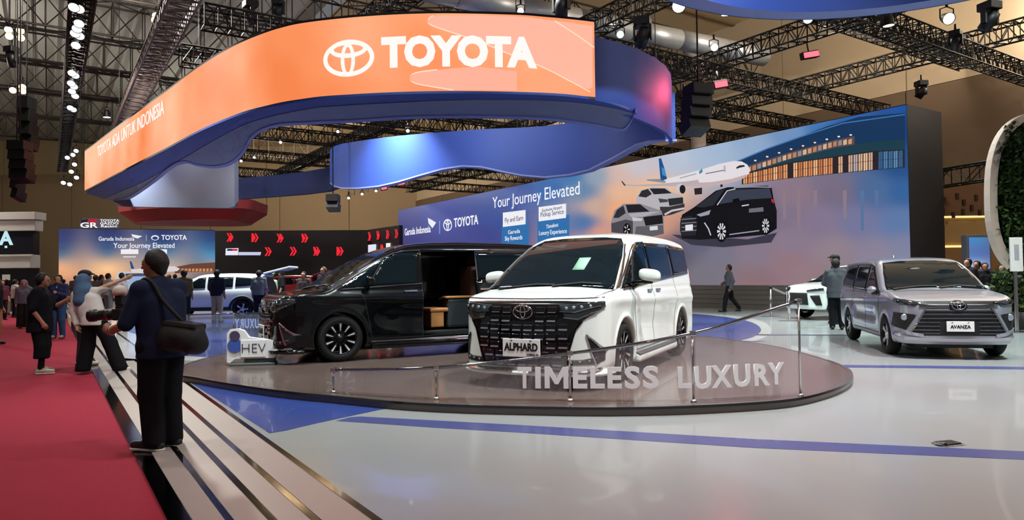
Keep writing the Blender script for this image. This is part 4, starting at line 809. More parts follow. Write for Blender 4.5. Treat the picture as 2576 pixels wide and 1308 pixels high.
    C.strip('wiper', [(.02, 1.165), (.40, 1.20), (.66, 1.185)], .018, 'F', MBLK, root, .02)
    C.panel('rear_window', [(-.68, 1.30), (.68, 1.30), (.60, 1.70), (-.60, 1.70)], 'B', GLASS, root, .008)
    C.strip('hood_seam', [(-.87, 1.035), (-.6, 1.025), (0, 1.02), (.6, 1.025), (.87, 1.035)], .010, 'F', MBLK, root, .003)
    for s2 in (-1, 1): C.strip('hood_seam', [(s2 * .80, 1.04), (s2 * .83, 1.08), (s2 * .855, 1.115)], .008, 'F', MBLK, root, .003)
    # grille with its tiles
    g = empty('grille', (0, 0, 0), parent=root)
    G = [(-.885, .985), (-.5, 1.0), (.5, 1.0), (.885, .985), (.885, .92), (.70, .775), (.63, .68), (.50, .25), (-.50, .25), (-.63, .68), (-.70, .775), (-.885, .92)]
    C.panel('grille_backing', G, 'F', BLK, g, .004, .04)
    C.strip('grille_edge', [(.70, .775), (.63, .68), (.505, .25)], .014, 'F', BLK, g, .012); C.strip('grille_edge', [(-.70, .775), (-.63, .68), (-.505, .25)], .014, 'F', BLK, g, .012)
    tm = bmesh.new(); bm_box(tm, (-.012, -.060, -.034), (.012, .060, .034)); bmesh.ops.bevel(tm, geom=tm.edges[:], offset=.008, segments=1, affect='EDGES'); tme = bpy.data.meshes.new('grille_tile'); tm.to_mesh(tme); tm.free(); tme.materials.append(M('grille_black', '0d0e14', .22, .3, coat=.5))
    dm = bmesh.new(); bm_box(dm, (-.005, -.050, -.009), (.005, .050, .009)); dme = bpy.data.meshes.new('grille_trim'); dm.to_mesh(dme); dm.free(); dme.materials.append(M('dark_chrome', 'a4a8b2', .25, .6))
    half = lambda z: .52 + (z - .30) * .28 if z < .78 else .44
    for ri, z in enumerate((.915, .815, .715, .615, .515, .415, .32)):
        w = half(z); n = int(2 * w / .142)
        for i in range(n):
            y = (i - (n - 1) / 2) * .142
            if abs(y) < .12 and z > .80 and z < .95: continue
            if abs(y) < .26 and .36 < z < .56: continue
            sag = .02 * (1 - (y / .6) ** 2)
            p = C.trace(np.array([[y, z - sag], [y + .02, z - sag], [y, z - sag + .02]]), 'F', .012); yaw = math.atan2(p[1][0] - p[0][0], .02); pit = math.atan2(p[2][0] - p[0][0], .02)
            o = link('grille_tile', tme, None, g); o.location = p[0]; o.rotation_euler = (0, pit, -yaw)
            o = link('grille_trim', dme, None, g); o.location = Vector(p[0]) + Vector((.013, 0, -.026)); o.rotation_euler = (0, pit, -yaw)
    p = C.trace(np.array([[0, .875]]), 'F', .02)[0]
    emblem(root, p, .24, frame(p + np.array([.01, 0, 0]), (0, 1, 0), (.10, 0, 1)), CHROME)
    p = C.trace(np.array([[0, .465]]), 'F', .03)[0]
    pl = box('number_plate', (p[0] - .005, -.235, .365), (p[0] + .012, .235, .57), PLATE, root, .006)
    mt = frame((p[0] + .014, 0, .475), (0, 1, 0), (0, 0, 1))
    text('plate_lettering', plate_text, .118, INK, pl, mt, .002, .0045, .80)
    text('plate_small_lettering', 'HYBRID EV', .030, INK, pl, frame((p[0] + .014, .145, .395), (0, 1, 0), (0, 0, 1)), .002, .0004)
    for s2 in (-1, 1): box('plate_bolt', (p[0] + .012, s2 * .12 - .012, .548), (p[0] + .015, s2 * .12 + .012, .556), MBLK, pl)
    box('underbody', (-2.3, -.60, .14), (2.2, .60, .19), MBLK, root)
    # wheels
    for wx in (1.5, -1.5):
        for s2 in (1, -1): wheel(root, (wx, s2 * .795, .36), s2, .36, .245, .225, TYRE, RIM, RIMD, 10, 'blade')
    return root
van_w = van('white_van', (1.218, 10.2, Z_TT), math.radians(-116.4), PAINT('white_paint', 'e4f0ec', 0, .3), 'pearl white van parked nose forward at the glass barrier')
VAN.panel('windscreen_sticker', [(.17, 1.36), (.33, 1.36), (.33, 1.52), (.17, 1.52)], 'F', M('sticker_green', '7fae96', .6), van_w, .016, .1, .004)
van_b = van('black_van', (-1.766, 12.268, Z_TT), math.radians(208.4), M('black_paint', '040508', .2, spec=.25, coat=.55), 'black van with its side door slid open', True)
# the open side of the black van: door slid back along the flank, seat inside
BL = MATS['black_paint']
DOORP = [(-.80, .36), (-1.95, .36), (-1.98, .72), (-2.12, .92), (-2.12, BELT(-2.1) - .02), (-.80, BELT(-.8) - .02)]
sd = empty('sliding_door', (0, 0, 0), parent=van_b)
VAN.panel('door_skin', DOORP, 'L', BL, sd, .085, .06, .05)
VAN.panel('door_window', [(-.84, BELT(-.84)), (-2.08, BELT(-2.08)), (-2.08, 1.72), (-.84, 1.70)], 'L', GLASS, sd, .085, .06, .03)
VAN.strip('door_window_frame', [(-.82, BELT(-.8) - .01), (-.82, 1.72), (-2.1, 1.745)], .022, 'L', CHROME, sd, .098)
VAN.strip('door_handle_strip', [(-.86, 1.08), (-1.08, 1.085)], .03, 'L', CHROME, sd, .10)
SEATD = M('seat_side', '1b2327', .55); TAN = M('tan_leather', '9a6a3c', .5, var=.12)
st = empty('captain_seat', (0, 0, 0), parent=van_b)
box('seat_side_panel', (-.95, .10, .42), (-.42, .60, .93), SEATD, st, .05)
box('armrest', (-.93, .42, .925), (-.38, .62, .965), TAN, st, .018)
box('seat_back', (-1.10, .08, .90), (-.86, .60, 1.48), M('seat_brown', '4a3026', .6), st, .07)
box('headrest', (-1.10, .2, 1.50), (-.96, .48, 1.66), M('seat_brown', '4a3026', .6), st, .05)
box('leg_rest', (-.36, .16, .44), (-.12, .58, .72), TAN, st, .025)
box('leg_rest_cushion', (-.44, .14, .70), (-.10, .60, .77), TAN, st, .03)
box('side_step', (-.72, .66, .34), (.10, .90, .405), M('step_black', '15181a', .4), st, .01)
# ---- the silver family car
S_SIDE = [(1.95, .21), (2.13, .25), (2.19, .40), (2.19, .66), (2.13, .85), (2.03, .925), (1.75, .99), (1.40, 1.045), (1.10, 1.095), (.80, 1.285), (.50, 1.45), (.25, 1.56), (0, 1.622), (-.4, 1.66), (-1.0, 1.67), (-1.6, 1.645),
          (-2.05, 1.60), (-2.22, 1.57), (-2.13, 1.46), (-2.18, 1.08), (-2.24, .78), (-2.22, .42), (-2.05, .26), (-1.6, .22), (0, .22)]
S_FRONT = [(.55, .205), (.78, .225), (.845, .36), (.868, .60), (.868, .82), (.852, .95), (.825, 1.05), (.775, 1.25), (.715, 1.47), (.67, 1.57), (.56, 1.64), (.30, 1.682), (0, 1.692)]
S_PLAN = [(2.20, 0), (2.18, .38), (2.11, .64), (1.96, .80), (1.70, .86), (1.3, .868), (0, .868), (-1.9, .862), (-2.12, .79), (-2.22, .52), (-2.25, 0)]
def s_mods(d, x, y, z):
    a = np.abs(y) > .5
    d = d + .018 * np.exp(-((z - .62) / .12) ** 2) * sstep(1.0, .6, x) * sstep(-1.0, -.6, x) * a
    d = d - .014 * np.exp(-((z - .90 - .03 * x) / .035) ** 2) * a * sstep(2.0, 1.5, x)
    d = d - .018 * np.exp(-((z - .34) / .04) ** 2) * sstep(1.7, 1.9, x) * (1 + 0 * y)
    return d + .010 * np.exp(-((z - 1.03) / .025) ** 2) * a * sstep(1.5, 1.2, x)
SIL = Car(S_SIDE, S_FRONT, S_PLAN, [(1.375, .32), (-1.375, .32)], .355, .55, s_mods, .09, .06)
def silver_car(loc, heading):
    root = empty('silver_car', loc, heading, 'silver family car facing forward on the white floor', 'car'); C = SIL; P = PAINT('silver_paint', 'a0a7b4', .55, .28)
    sdf_obj('body', C.f, (-2.34, -.96, .14), (2.34, .96, 1.78), .024, P, root)
    b = lambda x: 1.03 - .035 * x
    for sgn, vw in ((1, 'L'), (-1, 'R')):
        C.panel('window_surround', [(1.06, b(1.06)), (0, b(0)), (-1.95, b(-1.95)), (-2.02, 1.2), (-1.86, 1.50), (-1.0, 1.535), (.0, 1.525), (.30, 1.48)], vw, MBLK, root, .004)
        for n, q in (('front_door_window', [(.92, b(.92) + .02), (.08, b(.08) + .02), (.08, 1.50), (.30, 1.455)]), ('rear_door_window', [(0, b(0) + .02), (-.92, b(-.92) + .02), (-.92, 1.51), (0, 1.505)]), ('rear_quarter_window', [(-1.0, b(-1) + .02), (-1.86, b(-1.86) + .02), (-1.93, 1.20), (-1.80, 1.47), (-1.0, 1.51)])):
            C.panel(n, q, vw, GLASS, root, .010)
        for q in ([(1.05, 1.02), (1.0, .6), (.94, .36)], [(.04, 1.5), (.04, .33)], [(-.96, 1.5), (-.96, .85), (-.98, .70)], [(.94, .335), (-.9, .335)]): C.strip('door_seam', q, .008, vw, MBLK, root, .0025)
        for hx in (.22, -.78):
            p = C.trace(np.array([[hx, .935]]), vw, .012)[0]; h = box('door_handle', (-.09, -.012, -.014), (.09, .012, .014), P, root, .008); h.location = p
        C.strip('sill_moulding', [(.95, .30), (-.95, .30)], .05, vw, M('sill_silver', '9a9ba2', .35, .6), root, .012)
        m = empty('mirror', (.86, sgn * .84, 1.0), parent=root); m.rotation_euler = (0, 0, sgn * 1.15); m.scale = (.9, .75, .9)
        sdf_obj('mirror_shell', lambda x, y, z, s=sgn: np.maximum((np.sqrt((x / .08) ** 2 + ((y * s - .15) / .12) ** 2 + ((z - .07) / .075) ** 2) - 1) * .075, -.04 - x), (-.12, -.32, -.05), (.12, .32, .2), .012, P, m)
        box('mirror_base', (-.03, min(-.03 * sgn, .14 * sgn), -.02), (.03, max(-.03 * sgn, .14 * sgn), .02), MBLK, m, .01)
        sp = lambda Q: [(y * sgn, z) for y, z in Q]
        C.panel('headlamp', sp([(.50, .895), (.70, .935), (.835, .955), (.845, .90), (.78, .845), (.60, .835)]), 'F', LAMPG, root, .012, .03)
        C.strip('headlamp_trim', sp([(.52, .88), (.68, .875), (.82, .915)]), .012, 'F', CHROME, root, .018, dense=.03)
        C.strip('chrome_bar', sp([(.11, .832), (.35, .832), (.54, .84)]), .038, 'F', CHROME, root, .016, dense=.04)
        C.panel('fog_lamp_recess', sp([(.58, .70), (.84, .73), (.85, .52), (.80, .45), (.72, .45)]), 'F', MBLK, root, .006, .03)
        p = C.trace(np.array([[sgn * .73, .655]]), 'F', .008)[0]; l = lathe('fog_lamp', [(0, .02), (.035, .018), (.05, .008), (.055, 0), (0, 0)], LENS, root, 20, 'x'); l.location = p
        C.strip('grille_chrome_edge', sp([(.46, .80), (.56, .60), (.66, .425)]), .026, 'F', CHROME, root, .018, dense=.04)
        C.strip('bumper_corner_trim', sp([(.50, .37), (.66, .40), (.84, .47)]), .05, 'F', P, root, .022, dense=.04)
    C.panel('windscreen', [(-.755, 1.075), (-.4, 1.10), (0, 1.11), (.4, 1.10), (.755, 1.075), (.68, 1.36), (.60, 1.54), (.3, 1.575), (0, 1.58), (-.3, 1.575), (-.60, 1.54), (-.68, 1.36)], 'F', GLASS, root, .008)
    C.strip('wiper', [(-.66, 1.09), (-.2, 1.135), (.05, 1.135)], .018, 'F', MBLK, root, .02); C.strip('wiper', [(.08, 1.11), (.36, 1.14), (.62, 1.12)], .018, 'F', MBLK, root, .02)
    C.panel('rear_window', [(-.6, 1.1), (.6, 1.1), (.52, 1.46), (-.52, 1.46)], 'B', GLASS, root, .008)
    C.strip('upper_grille', [(-.58, .885), (0, .885), (.58, .885)], .045, 'F', BLK, root, .006)
    g = empty('grille', parent=root)
    C.panel('grille_backing', [(-.47, .80), (.47, .80), (.67, .415), (.60, .375), (-.60, .375), (-.67, .415)], 'F', MBLK, g, .004, .04)
    for z in (.76, .70, .64, .58, .52, .46, .41):
        w = .47 + (.80 - z) * .48
        for a, c2 in [(x, 0) for x in (([(-w, z), (0, z), (w, z)],) if z > .62 else ([(-w, z), (-.27, z)], [(.27, z), (w, z)]))]:
            C.strip('grille_slat', a, .016, 'F', M('slat_grey', '83868e', .25, .9), g, .014)
    C.strip('lower_lip', [(-.74, .325), (0, .305), (.74, .325)], .05, 'F', M('lip_silver', 'c9cad0', .3, .6), root, .02)
    C.panel('emblem_backing', [(.125 * math.cos(a), .84 + .085 * math.sin(a)) for a in np.linspace(0, 2 * math.pi, 20, endpoint=False)], 'F', BLK, root, .022, .04)
    p = C.trace(np.array([[0, .84]]), 'F', .034)[0]
    emblem(root, p, .185, frame(p + np.array([.006, 0, 0]), (0, 1, 0), (.1, 0, 1)), CHROME)
    p = C.trace(np.array([[0, .52]]), 'F', .03)[0]
    pl = box('number_plate', (p[0] - .005, -.19, .44), (p[0] + .012, .19, .60), PLATE, root, .005)
    text('plate_lettering', 'AVANZA', .068, INK, pl, frame((p[0] + .014, 0, .515), (0, 1, 0), (0, 0, 1)), .002, .0016)
    for s2 in (-1, 1): box('plate_bolt', (p[0] + .012, s2 * .11 - .01, .577), (p[0] + .015, s2 * .11 + .01, .585), MBLK, pl)
    box('underbody', (-2.0, -.55, .16), (1.9, .55, .24), MBLK, root)
    ant = lathe('roof_antenna', [(0, .07), (.012, .06), (.03, .01), (.034, 0), (0, 0)], P, root, 12); ant.location = (-1.3, 0, 1.66); ant.scale = (1.8, .8, 1)
    for wx in (1.375, -1.375):
        for s2 in (1, -1): wheel(root, (wx, s2 * .755, .32), s2, .32, .212, .195, TYRE, RIM, RIMD, 5, 'plain')
    return root
silver_car((7.428, 12.882, Z_ST), math.radians(-104.1))
# ---- simpler cars further back on the stand
X_SIDE = [(1.9, .30), (2.12, .34), (2.17, .50), (2.14, .78), (2.04, .93), (1.7, 1.02), (1.3, 1.07), (1.0, 1.12), (.65, 1.36), (.35, 1.52), (.05, 1.62), (-.5, 1.66), (-1.1, 1.655), (-1.7, 1.61), (-2.05, 1.57), (-1.98, 1.45), (-2.12, 1.15), (-2.18, .85), (-2.15, .50), (-2.0, .34), (-1.5, .28), (0, .28)]
X_FRONT = [(.6, .275), (.80, .29), (.87, .45), (.89, .68), (.89, .88), (.87, 1.0), (.84, 1.08), (.78, 1.30), (.71, 1.50), (.62, 1.60), (.35, 1.66), (0, 1.68)]
X_PLAN = [(2.18, 0), (2.14, .40), (2.05, .66), (1.86, .82), (1.6, .88), (0, .89), (-1.8, .88), (-2.06, .78), (-2.16, .5), (-2.19, 0)]
CROSS = Car(X_SIDE, X_FRONT, X_PLAN, [(1.31, .35), (-1.31, .35)], .40, .56, None, .09, .06)
def crossover(name, loc, heading, paint, label, hatch=False, z=None):
    root = empty(name, loc, heading, label, 'car'); C = CROSS
    sdf_obj('body', C.f, (-2.30, -1.0, .20), (2.30, 1.0, 1.80), .032, paint, root)
    for sgn, vw in ((1, 'L'), (-1, 'R')):
        for n, q in (('front_door_window', [(.80, 1.10), (-.02, 1.12), (-.02, 1.50), (.22, 1.47)]), ('rear_door_window', [(-.10, 1.12), (-.98, 1.15), (-.98, 1.50), (-.10, 1.51)]), ('rear_quarter_window', [(-1.06, 1.16), (-1.75, 1.20), (-1.66, 1.45), (-1.06, 1.50)])):
            C.panel(n, q, vw, GLASS, root, .022, .1)
        for wx in (1.31, -1.31): C.strip('arch_cladding', [(wx + .435 * math.cos(a), .35 + .435 * math.sin(a)) for a in np.linspace(-.1, math.pi + .1, 14)], .075, vw, MBLK, root, .026)
        C.strip('sill_cladding', [(.88, .37), (-.88, .37)], .12, vw, MBLK, root, .026)
        sp = lambda Q: [(y * sgn, z2) for y, z2 in Q]
        C.panel('headlamp', sp([(.42, .88), (.84, .95), (.85, .87), (.45, .83)]), 'F', LAMPG, root, .024, .05)
        C.panel('bumper_vent', sp([(.56, .72), (.78, .74), (.82, .44), (.72, .44)]), 'F', MBLK, root, .022, .05)
        C.panel('tail_lamp', sp([(.45, .98), (.84, 1.0), (.84, 1.10), (.45, 1.06)]), 'B', REDL, root, .024, .05)
        box('mirror', (.70, min(sgn * .86, sgn * 1.03), 1.06), (.86, max(sgn * .86, sgn * 1.03), 1.20), paint, root, .04)
        for wx in (1.31, -1.31): wheel(root, (wx, sgn * .78, .35), sgn, .35, .225, .20, TYRE, RIM, RIMD, 5, 'plain')
    C.panel('windscreen', [(-.75, 1.10), (0, 1.14), (.75, 1.10), (.60, 1.54), (0, 1.58), (-.60, 1.54)], 'F', GLASS, root, .022, .1)
    C.panel('grille', [(-.45, .80), (.45, .80), (.50, .45), (-.50, .45)], 'F', MBLK, root, .022, .08)
    if not hatch: C.panel('rear_window', [(-.62, 1.16), (.62, 1.16), (.52, 1.48), (-.52, 1.48)], 'B', GLASS, root, .022, .1)
    else:
        C.panel('boot_opening', [(-.64, .70), (.64, .70), (.60, 1.48), (-.60, 1.48)], 'B', MBLK, root, .022, .1)
        h = empty('tailgate', (-1.98, 0, 1.60), parent=root); h.rotation_euler = (0, math.radians(14), 0)
        box('tailgate_panel', (-1.0, -.62, -.03), (0, .62, .05), paint, h, .03); box('tailgate_glass', (-.58, -.52, -.045), (-.10, .52, -.025), GLASS, h, .005)
    return root
WH = PAINT('white_paint', 'e9efec')
crossover('white_crossover', on_z(2096, 806, Z_ST) + Vector((.35, .9, 0)) + Vector((.95, .25, 0)), math.radians(194), WH, 'white crossover with black wheel arches behind the silver car')
crossover('white_suv', on_z(577, 806, Z_ST) + Vector((-1.25, 1.6, 0)), math.radians(184), WH, 'white off-road car with raised tailgate on the blue floor', True)
crossover('red_hatchback', on_z(700, 768, Z_ST) + Vector((0, 1, 0)), math.radians(170), PAINT('red_paint', '9c1420', 0, .3), 'red car parked before the chevron wall', True)
# ------------------------------------------------------------------ roof rig
TRM = M('truss_black', '0f0c0a', .55, .2); TRG = M('truss_brown', '2e2823', .55, .3)
def truss(a, b, label, w=.55, h=.6, bay=.36, mat=TRM, group='roof trusses', bar=.036, name='truss'):
    a, b = Vector(a), Vector(b); d = b - a; L = d.length; x = d.normalized(); y = Vector((0, 0, 1)).cross(x).normalized(); z = x.cross(y)
    t = empty(name, a, label=label, cat='truss', group=group)
    C = [y * sx * w / 2 + z * sz * h / 2 for sx, sz in ((-1, -1), (1, -1), (1, 1), (-1, 1))]
    for c in C: tube('chord', [c, c + d], bar, mat, t, 4)
    bm = bmesh.new(); n = max(1, int(L / bay))
    for k in range(4):
        p, q = C[k], C[(k + 1) % 4]
        for i in range(n):
            s0, s1 = x * (L * i / n), x * (L * (i + 1) / n); r = bar * .62
            bm_tube(bm, [p + s0, q + s0], r, 3, False); bm_tube(bm, [(p if i % 2 else q) + s0, (q if i % 2 else p) + s1], r, 3, False)
    o = bm_obj('lacing', bm, mat, t); o['kind'] = 'stuff'
    return t
def truss_u(v, u0, u1, z, label, **k): return truss(uv(u0, v, z), uv(u1, v, z), label, **k)
def truss_v(u, v0, v1, z, label, **k): return truss(uv(u, v0, z), uv(u, v1, z), label, **k)
truss_u(.70, 11.5, 52, 8.75, 'black lamp-hung truss running away above the red carpet', group='lighting trusses', w=.5)
truss_u(2.9, 11, 40, 8.9, 'grey ladder truss left of the orange screen', mat=M('truss_grey', '6a5c58', .5, .4), group='lighting trusses', w=.7, h=.4)
for v, s in ((8.5, 'over the turntable'), (14.8, 'behind the orange screen'), (21.2, 'over the silver car'), (27.4, 'behind the picture wall')): truss_u(v, 2 if v > 20 else 8.5 if v > 10 else 16, 58, 9.66, 'long black truss ' + s, group='lighting trusses')
for u0, s in ((11.0, 'nearest cross truss at the top right'), (13.7, 'second cross truss at the top right'), (17.2, 'third cross truss at the top right'), (21, 'cross truss above the blue drum'), (25, 'cross truss behind the blue drum'), (30, 'cross truss over the far canopy'), (36, 'cross truss over the far stand'), (43, 'cross truss before the chevron wall'), (50, 'cross truss over the chevron wall')):
    truss_v(u0, 14.8 if u0 < 20 else 3.6, 32.5, 8.95 if u0 != 13.7 else 10.4, s, group='lighting trusses')
for i, u0 in enumerate((24, 29, 34.5, 40, 46, 53, 61)):
    truss_v(u0, -34, 32.5, 12.8, ['first', 'second', 'third', 'fourth', 'fifth', 'sixth', 'seventh'][i] + ' deep roof truss from the front', w=.8, h=1.5, bay=1.2, mat=TRG, bar=.05, group='roof trusses')
truss(on_y(2362, 450, 25.2), on_y(2500, 428, 23.4), 'short black truss between picture wall and plant frame', w=.5, h=.6, bay=.6, group='lighting trusses')
dk = empty('air_duct', (-4, 22.5, 11.2), label='silver round air duct under the roof', cat='duct'); DM = M('duct_silver', '9a9c9e', .45, .6, var=.1, scale=3)
for i in range(7):
    a = Vector((-4 + 2.2 * i, 22.5 + 1.2 * i, 11.2)) - dk.location; tube('duct_length', [a, a + Vector((2.16, 1.18, 0))], .42, DM, dk, 14)
o = empty('column', Vector((on_y(1757, 350, 33.6).x, 33.6, 0)), label='pale round column standing behind the picture wall', cat='column'); lathe('shaft', [(0, 0), (.36, 0), (.36, 12), (0, 12)], M('column_white', 'b8a89c', .7), o, 20); lathe('capital', [(0, 12), (.55, 12), (.6, 12.6), (0, 12.6)], M('column_white', 'b8a89c', .7), o, 20)
# ---- lamps
LMB = M('lamp_black', '0a0a0c', .5, .2)
POLES = []
def fixture(pos, aim, lab, col='fff4e6', s=6.0, r=.16, L=.34, name='stage_lamp', group='stage lamps', body=LMB, pole=False):
    pos = Vector(pos); t = empty(name, pos, label=lab, cat='lamp', group=group); q = (Vector(aim) - pos).to_track_quat('-Z', 'Y')
    h = lathe('housing', [(0, L * .6), (r * .7, L * .55), (r * .85, L * .2), (r, -L * .35), (r * 1.04, -L * .4), (r * .94, -L * .38)], body, t, 14); h.rotation_euler = q.to_euler()
    l = lathe('lens', [(0, -L * .30), (r * .93, -L * .32), (r * .93, -L * .36), (0, -L * .36)], E('lens_%s_%d' % (col, s), col, s), t, 14); l.rotation_euler = q.to_euler()
    tube('yoke', [(-r * 1.15, 0, 0), (-r * 1.15, 0, r * 1.6), (0, 0, r * 2.0), (r * 1.15, 0, r * 1.6), (r * 1.15, 0, 0)], .016, body, t, 5)
    tube('clamp', [(0, 0, r * 2.0), (0, 0, r * 2.0 + .14)], .03, body, t, 6)
    if pole:
        POLES.append(1); dy = .35 + .13 * (len(POLES) % 11); tube('hanging_pole', [(0, 0, r * 2.0 + .1), (0, dy, r * 2.0 + .12), (0, dy, (17.0 if pos.dot(V) < 13 else 16.0) - pos.z)], .012, body, t, 4)
    return t
ORD = ['first', 'second', 'third', 'fourth', 'fifth', 'sixth', 'seventh', 'eighth', 'ninth', 'tenth', 'eleventh', 'twelfth', 'thirteenth', 'fourteenth', 'fifteenth', 'sixteenth']
inv_ = CAM_R.transposed(); seen = []
for L_ in LAMPS:
    q_ = inv_ @ (Vector(L_[:3]) - Vector((0, 0, CZ)))
    if q_.z < 0 and 654 + FPX * q_.y / q_.z > -5: seen.append((1288 - FPX * q_.x / q_.z, L_))
for k, (_, (lx, ly, lz, ax, ay, w, sz, c)) in enumerate(sorted(seen, key=lambda t: t[0])): fixture((lx, ly, lz + .16), (ax, ay, .2), ORD[k] + ' black stage lamp from the left on the lighting grid', 'fff8ee', 4, .16)
for k, (x, y) in enumerate([(200, 18), (187, 14), (200, 55), (195, 68), (190, 80), (201, 86), (192, 110), (182, 180), (190, 186), (180, 206), (187, 214), (182, 226), (190, 238), (178, 268), (185, 272)]):
    p = on_z(x, y, 8.35); fixture(p, p + Vector((1.5, -4, -5)), ORD[k] + ' white spot from the top in the lamp row over the carpet', 'e6f6ff', 2.5, .13, .26, group='row of spots left')
for k, (x, y) in enumerate([(192, 378), (184, 388), (188, 412), (180, 430), (193, 445), (160, 458), (176, 462), (170, 395)]):
    p = on_z(x, y, 8.3); p = on_y(x, y, 38); fixture(p, p + Vector((2, -5, -4)), ORD[k] + ' small lamp from the top in the far cluster', 'f0f4ff', 2.5, .13, .22, group='far lamp cluster', pole=True)
for k, (x, y, d) in enumerate([(22, 74, 30), (52, 76, 30), (24, 90, 30), (53, 94, 30), (33, 226, 34), (57, 218, 34), (58, 228, 34), (391, 50, 28), (393, 40, 28)]):
    p = on_y(x, y, d); fixture(p, p + Vector((3, -6, -4)), ['upper left', 'upper right', 'lower left', 'lower right', 'left', 'middle', 'right', 'lower', 'upper'][k] + (' warm lamp of the four at the left edge', ' warm lamp of the three below the four', ' warm lamp of the pair by the grey truss')[0 if k < 4 else 1 if k < 7 else 2], 'ffd9a6', 3, .17, .22, group='warm floods left', pole=True)
for x, y, d, s in ((1706, 14, 17, .42), (2030, 46, 16.5, .3), (2382, 46, 16.0, .34), (1796, 118, 21, .3), (1310, 27, 18, .22), (1560, 86, 19, .26)):
    p = on_y(x, y, d); fixture(p, p + Vector((-.6, -6, -3)), {1706: 'big white flood lamp at the top edge of the picture', 2030: 'flood lamp below the overhead blue ring', 2382: 'double flood lamp at the top right corner', 1796: 'greenish lamp under the cross truss beside the blue drum', 1310: 'lamp peeping over the orange screen', 1560: 'lamp above the right end of the orange screen'}[x], 'eafcff', 4, s * .4, s * .8, group='flood lamps')
for k, (x, y, d) in enumerate(((877, 497, 33), (911, 487, 33), (946, 479, 33), (706, 357, 31), (607, 404, 33), (1026, 328, 26), (640, 395, 34), (850, 330, 30))):
    p = on_y(x, y, d); fixture(p, p + Vector((1, -6, -4)), ORD[k] + ' tiny white lamp seen beyond the blue canopy', 'ffffff', 3, .07, .14, group='lamps behind canopy', pole=True)
def red_bar(x, y, d, w, lab, tilt=.2):
    p = on_y(x, y, d); t = empty('red_lamp', p, .3, label=lab, cat='lamp', group='red wash lamps'); t.rotation_euler = (0, -tilt, .2)
    box('housing', (-w / 2 - .04, -.02, -.10), (w / 2 + .04, .16, .13), LMB, t, .02); box('lamp_face', (-w / 2, -.05, -.07), (w / 2, -.02, .09), E('red_lamp_light', 'ff3a44', 6), t); tube('bracket', [(0, .08, .1), (0, .08, .4)], .025, LMB, t, 6)
red_bar(2040, 138, 22, .52, 'red wash lamp on the cross truss at the upper right'); red_bar(1813, 213, 19, .36, 'red wash lamp beside the blue drum'); red_bar(1120, 423, 31, .30, 'red lamp hanging under the wavy blue edge'); red_bar(1010, 461, 33, .3, 'red lamp left of the wavy blue edge'); red_bar(966, 473, 34, .26, 'small red lamp furthest left under the blue canopy')
def moving_head(x, y, d, s, lab):
    p = on_y(x, y, d); t = empty('moving_head', p, random.uniform(-1, 1), label=lab, cat='lamp', group='moving heads')
    box('base', (-.17 * s, -.17 * s, .22 * s), (.17 * s, .17 * s, .40 * s), LMB, t, .02)
    for sx in (-1, 1): box('arm', (sx * .17 * s - .03, -.06 * s, -.08 * s), (sx * .17 * s + .03, .06 * s, .24 * s), LMB, t, .01)
    h = lathe('head', [(0, .2 * s), (.1 * s, .19 * s), (.14 * s, .02 * s), (.13 * s, -.22 * s), (0, -.2 * s)], LMB, t, 14); h.rotation_euler = (.5, .4, 0); tube('hook', [(0, 0, .4 * s), (0, 0, .62 * s)], .03, LMB, t, 6)
for x, y, d, s, l in ((1617, 92, 19, 1.3, 'black moving lamp above the blue drum'), (1412, 18, 17, 1.2, 'black moving lamp behind the orange screen top'), (2490, 52, 15, 1.0, 'black moving lamp at the upper right corner'), (2404, 108, 18, .8, 'round black lamp under the upper right trusses'), (2318, 232, 27, 1.1, 'black lamp hanging above the picture wall corner'), (30, 150, 26, 1.2, 'black lamp on the roof at far left'), (630, 40, 22, 1.2, 'black moving lamp left of the orange screen'), (700, 30, 22, 1.0, 'second black moving lamp left of the orange screen'), (1720, 260, 22, 1.0, 'black lamp beside the hanging speaker')): moving_head(x, y, d, s, l)
def speaker(x, y, d, w, h, n, lab, tilt=.25, rz=0):
    p = on_y(x, y, d); t = empty('hanging_speaker', p, rz, label=lab, cat='speaker', group='hanging speakers')
    for k in range(n):
        b = box('speaker_cabinet', (-w / 2, -.25, -h / n * .48), (w / 2, .25, h / n * .48), LMB, t, .02); b.location = (0, tilt * k * .2, h / 2 - h / n * (k + .5)); b.rotation_euler = (-tilt * k / max(1, n - 1) - .05, 0, 0)
    tube('hanging_bar', [(0, 0, h / 2 - .1), (0, 0, (17.0 if p.dot(V) < 13 else 16.0) - p.z)], .02, LMB, t, 6)
speaker(1757, 272, 17, .58, 1.15, 4, 'black speaker stack hanging right of the blue drum', .3, .3); speaker(838, 509, 27, .46, .62, 2, 'black speaker hanging under the blue canopy')
speaker(50, 405, 22.6, .55, 1.3, 4, 'tall black speaker stack hanging at the left edge'); speaker(42, 465, 23, .20, 1.0, 3, 'thin black panel hanging below the left speaker')
speaker(67, 310, 25, .42, 1.9, 4, 'grey bagged hoist hanging at the left edge')
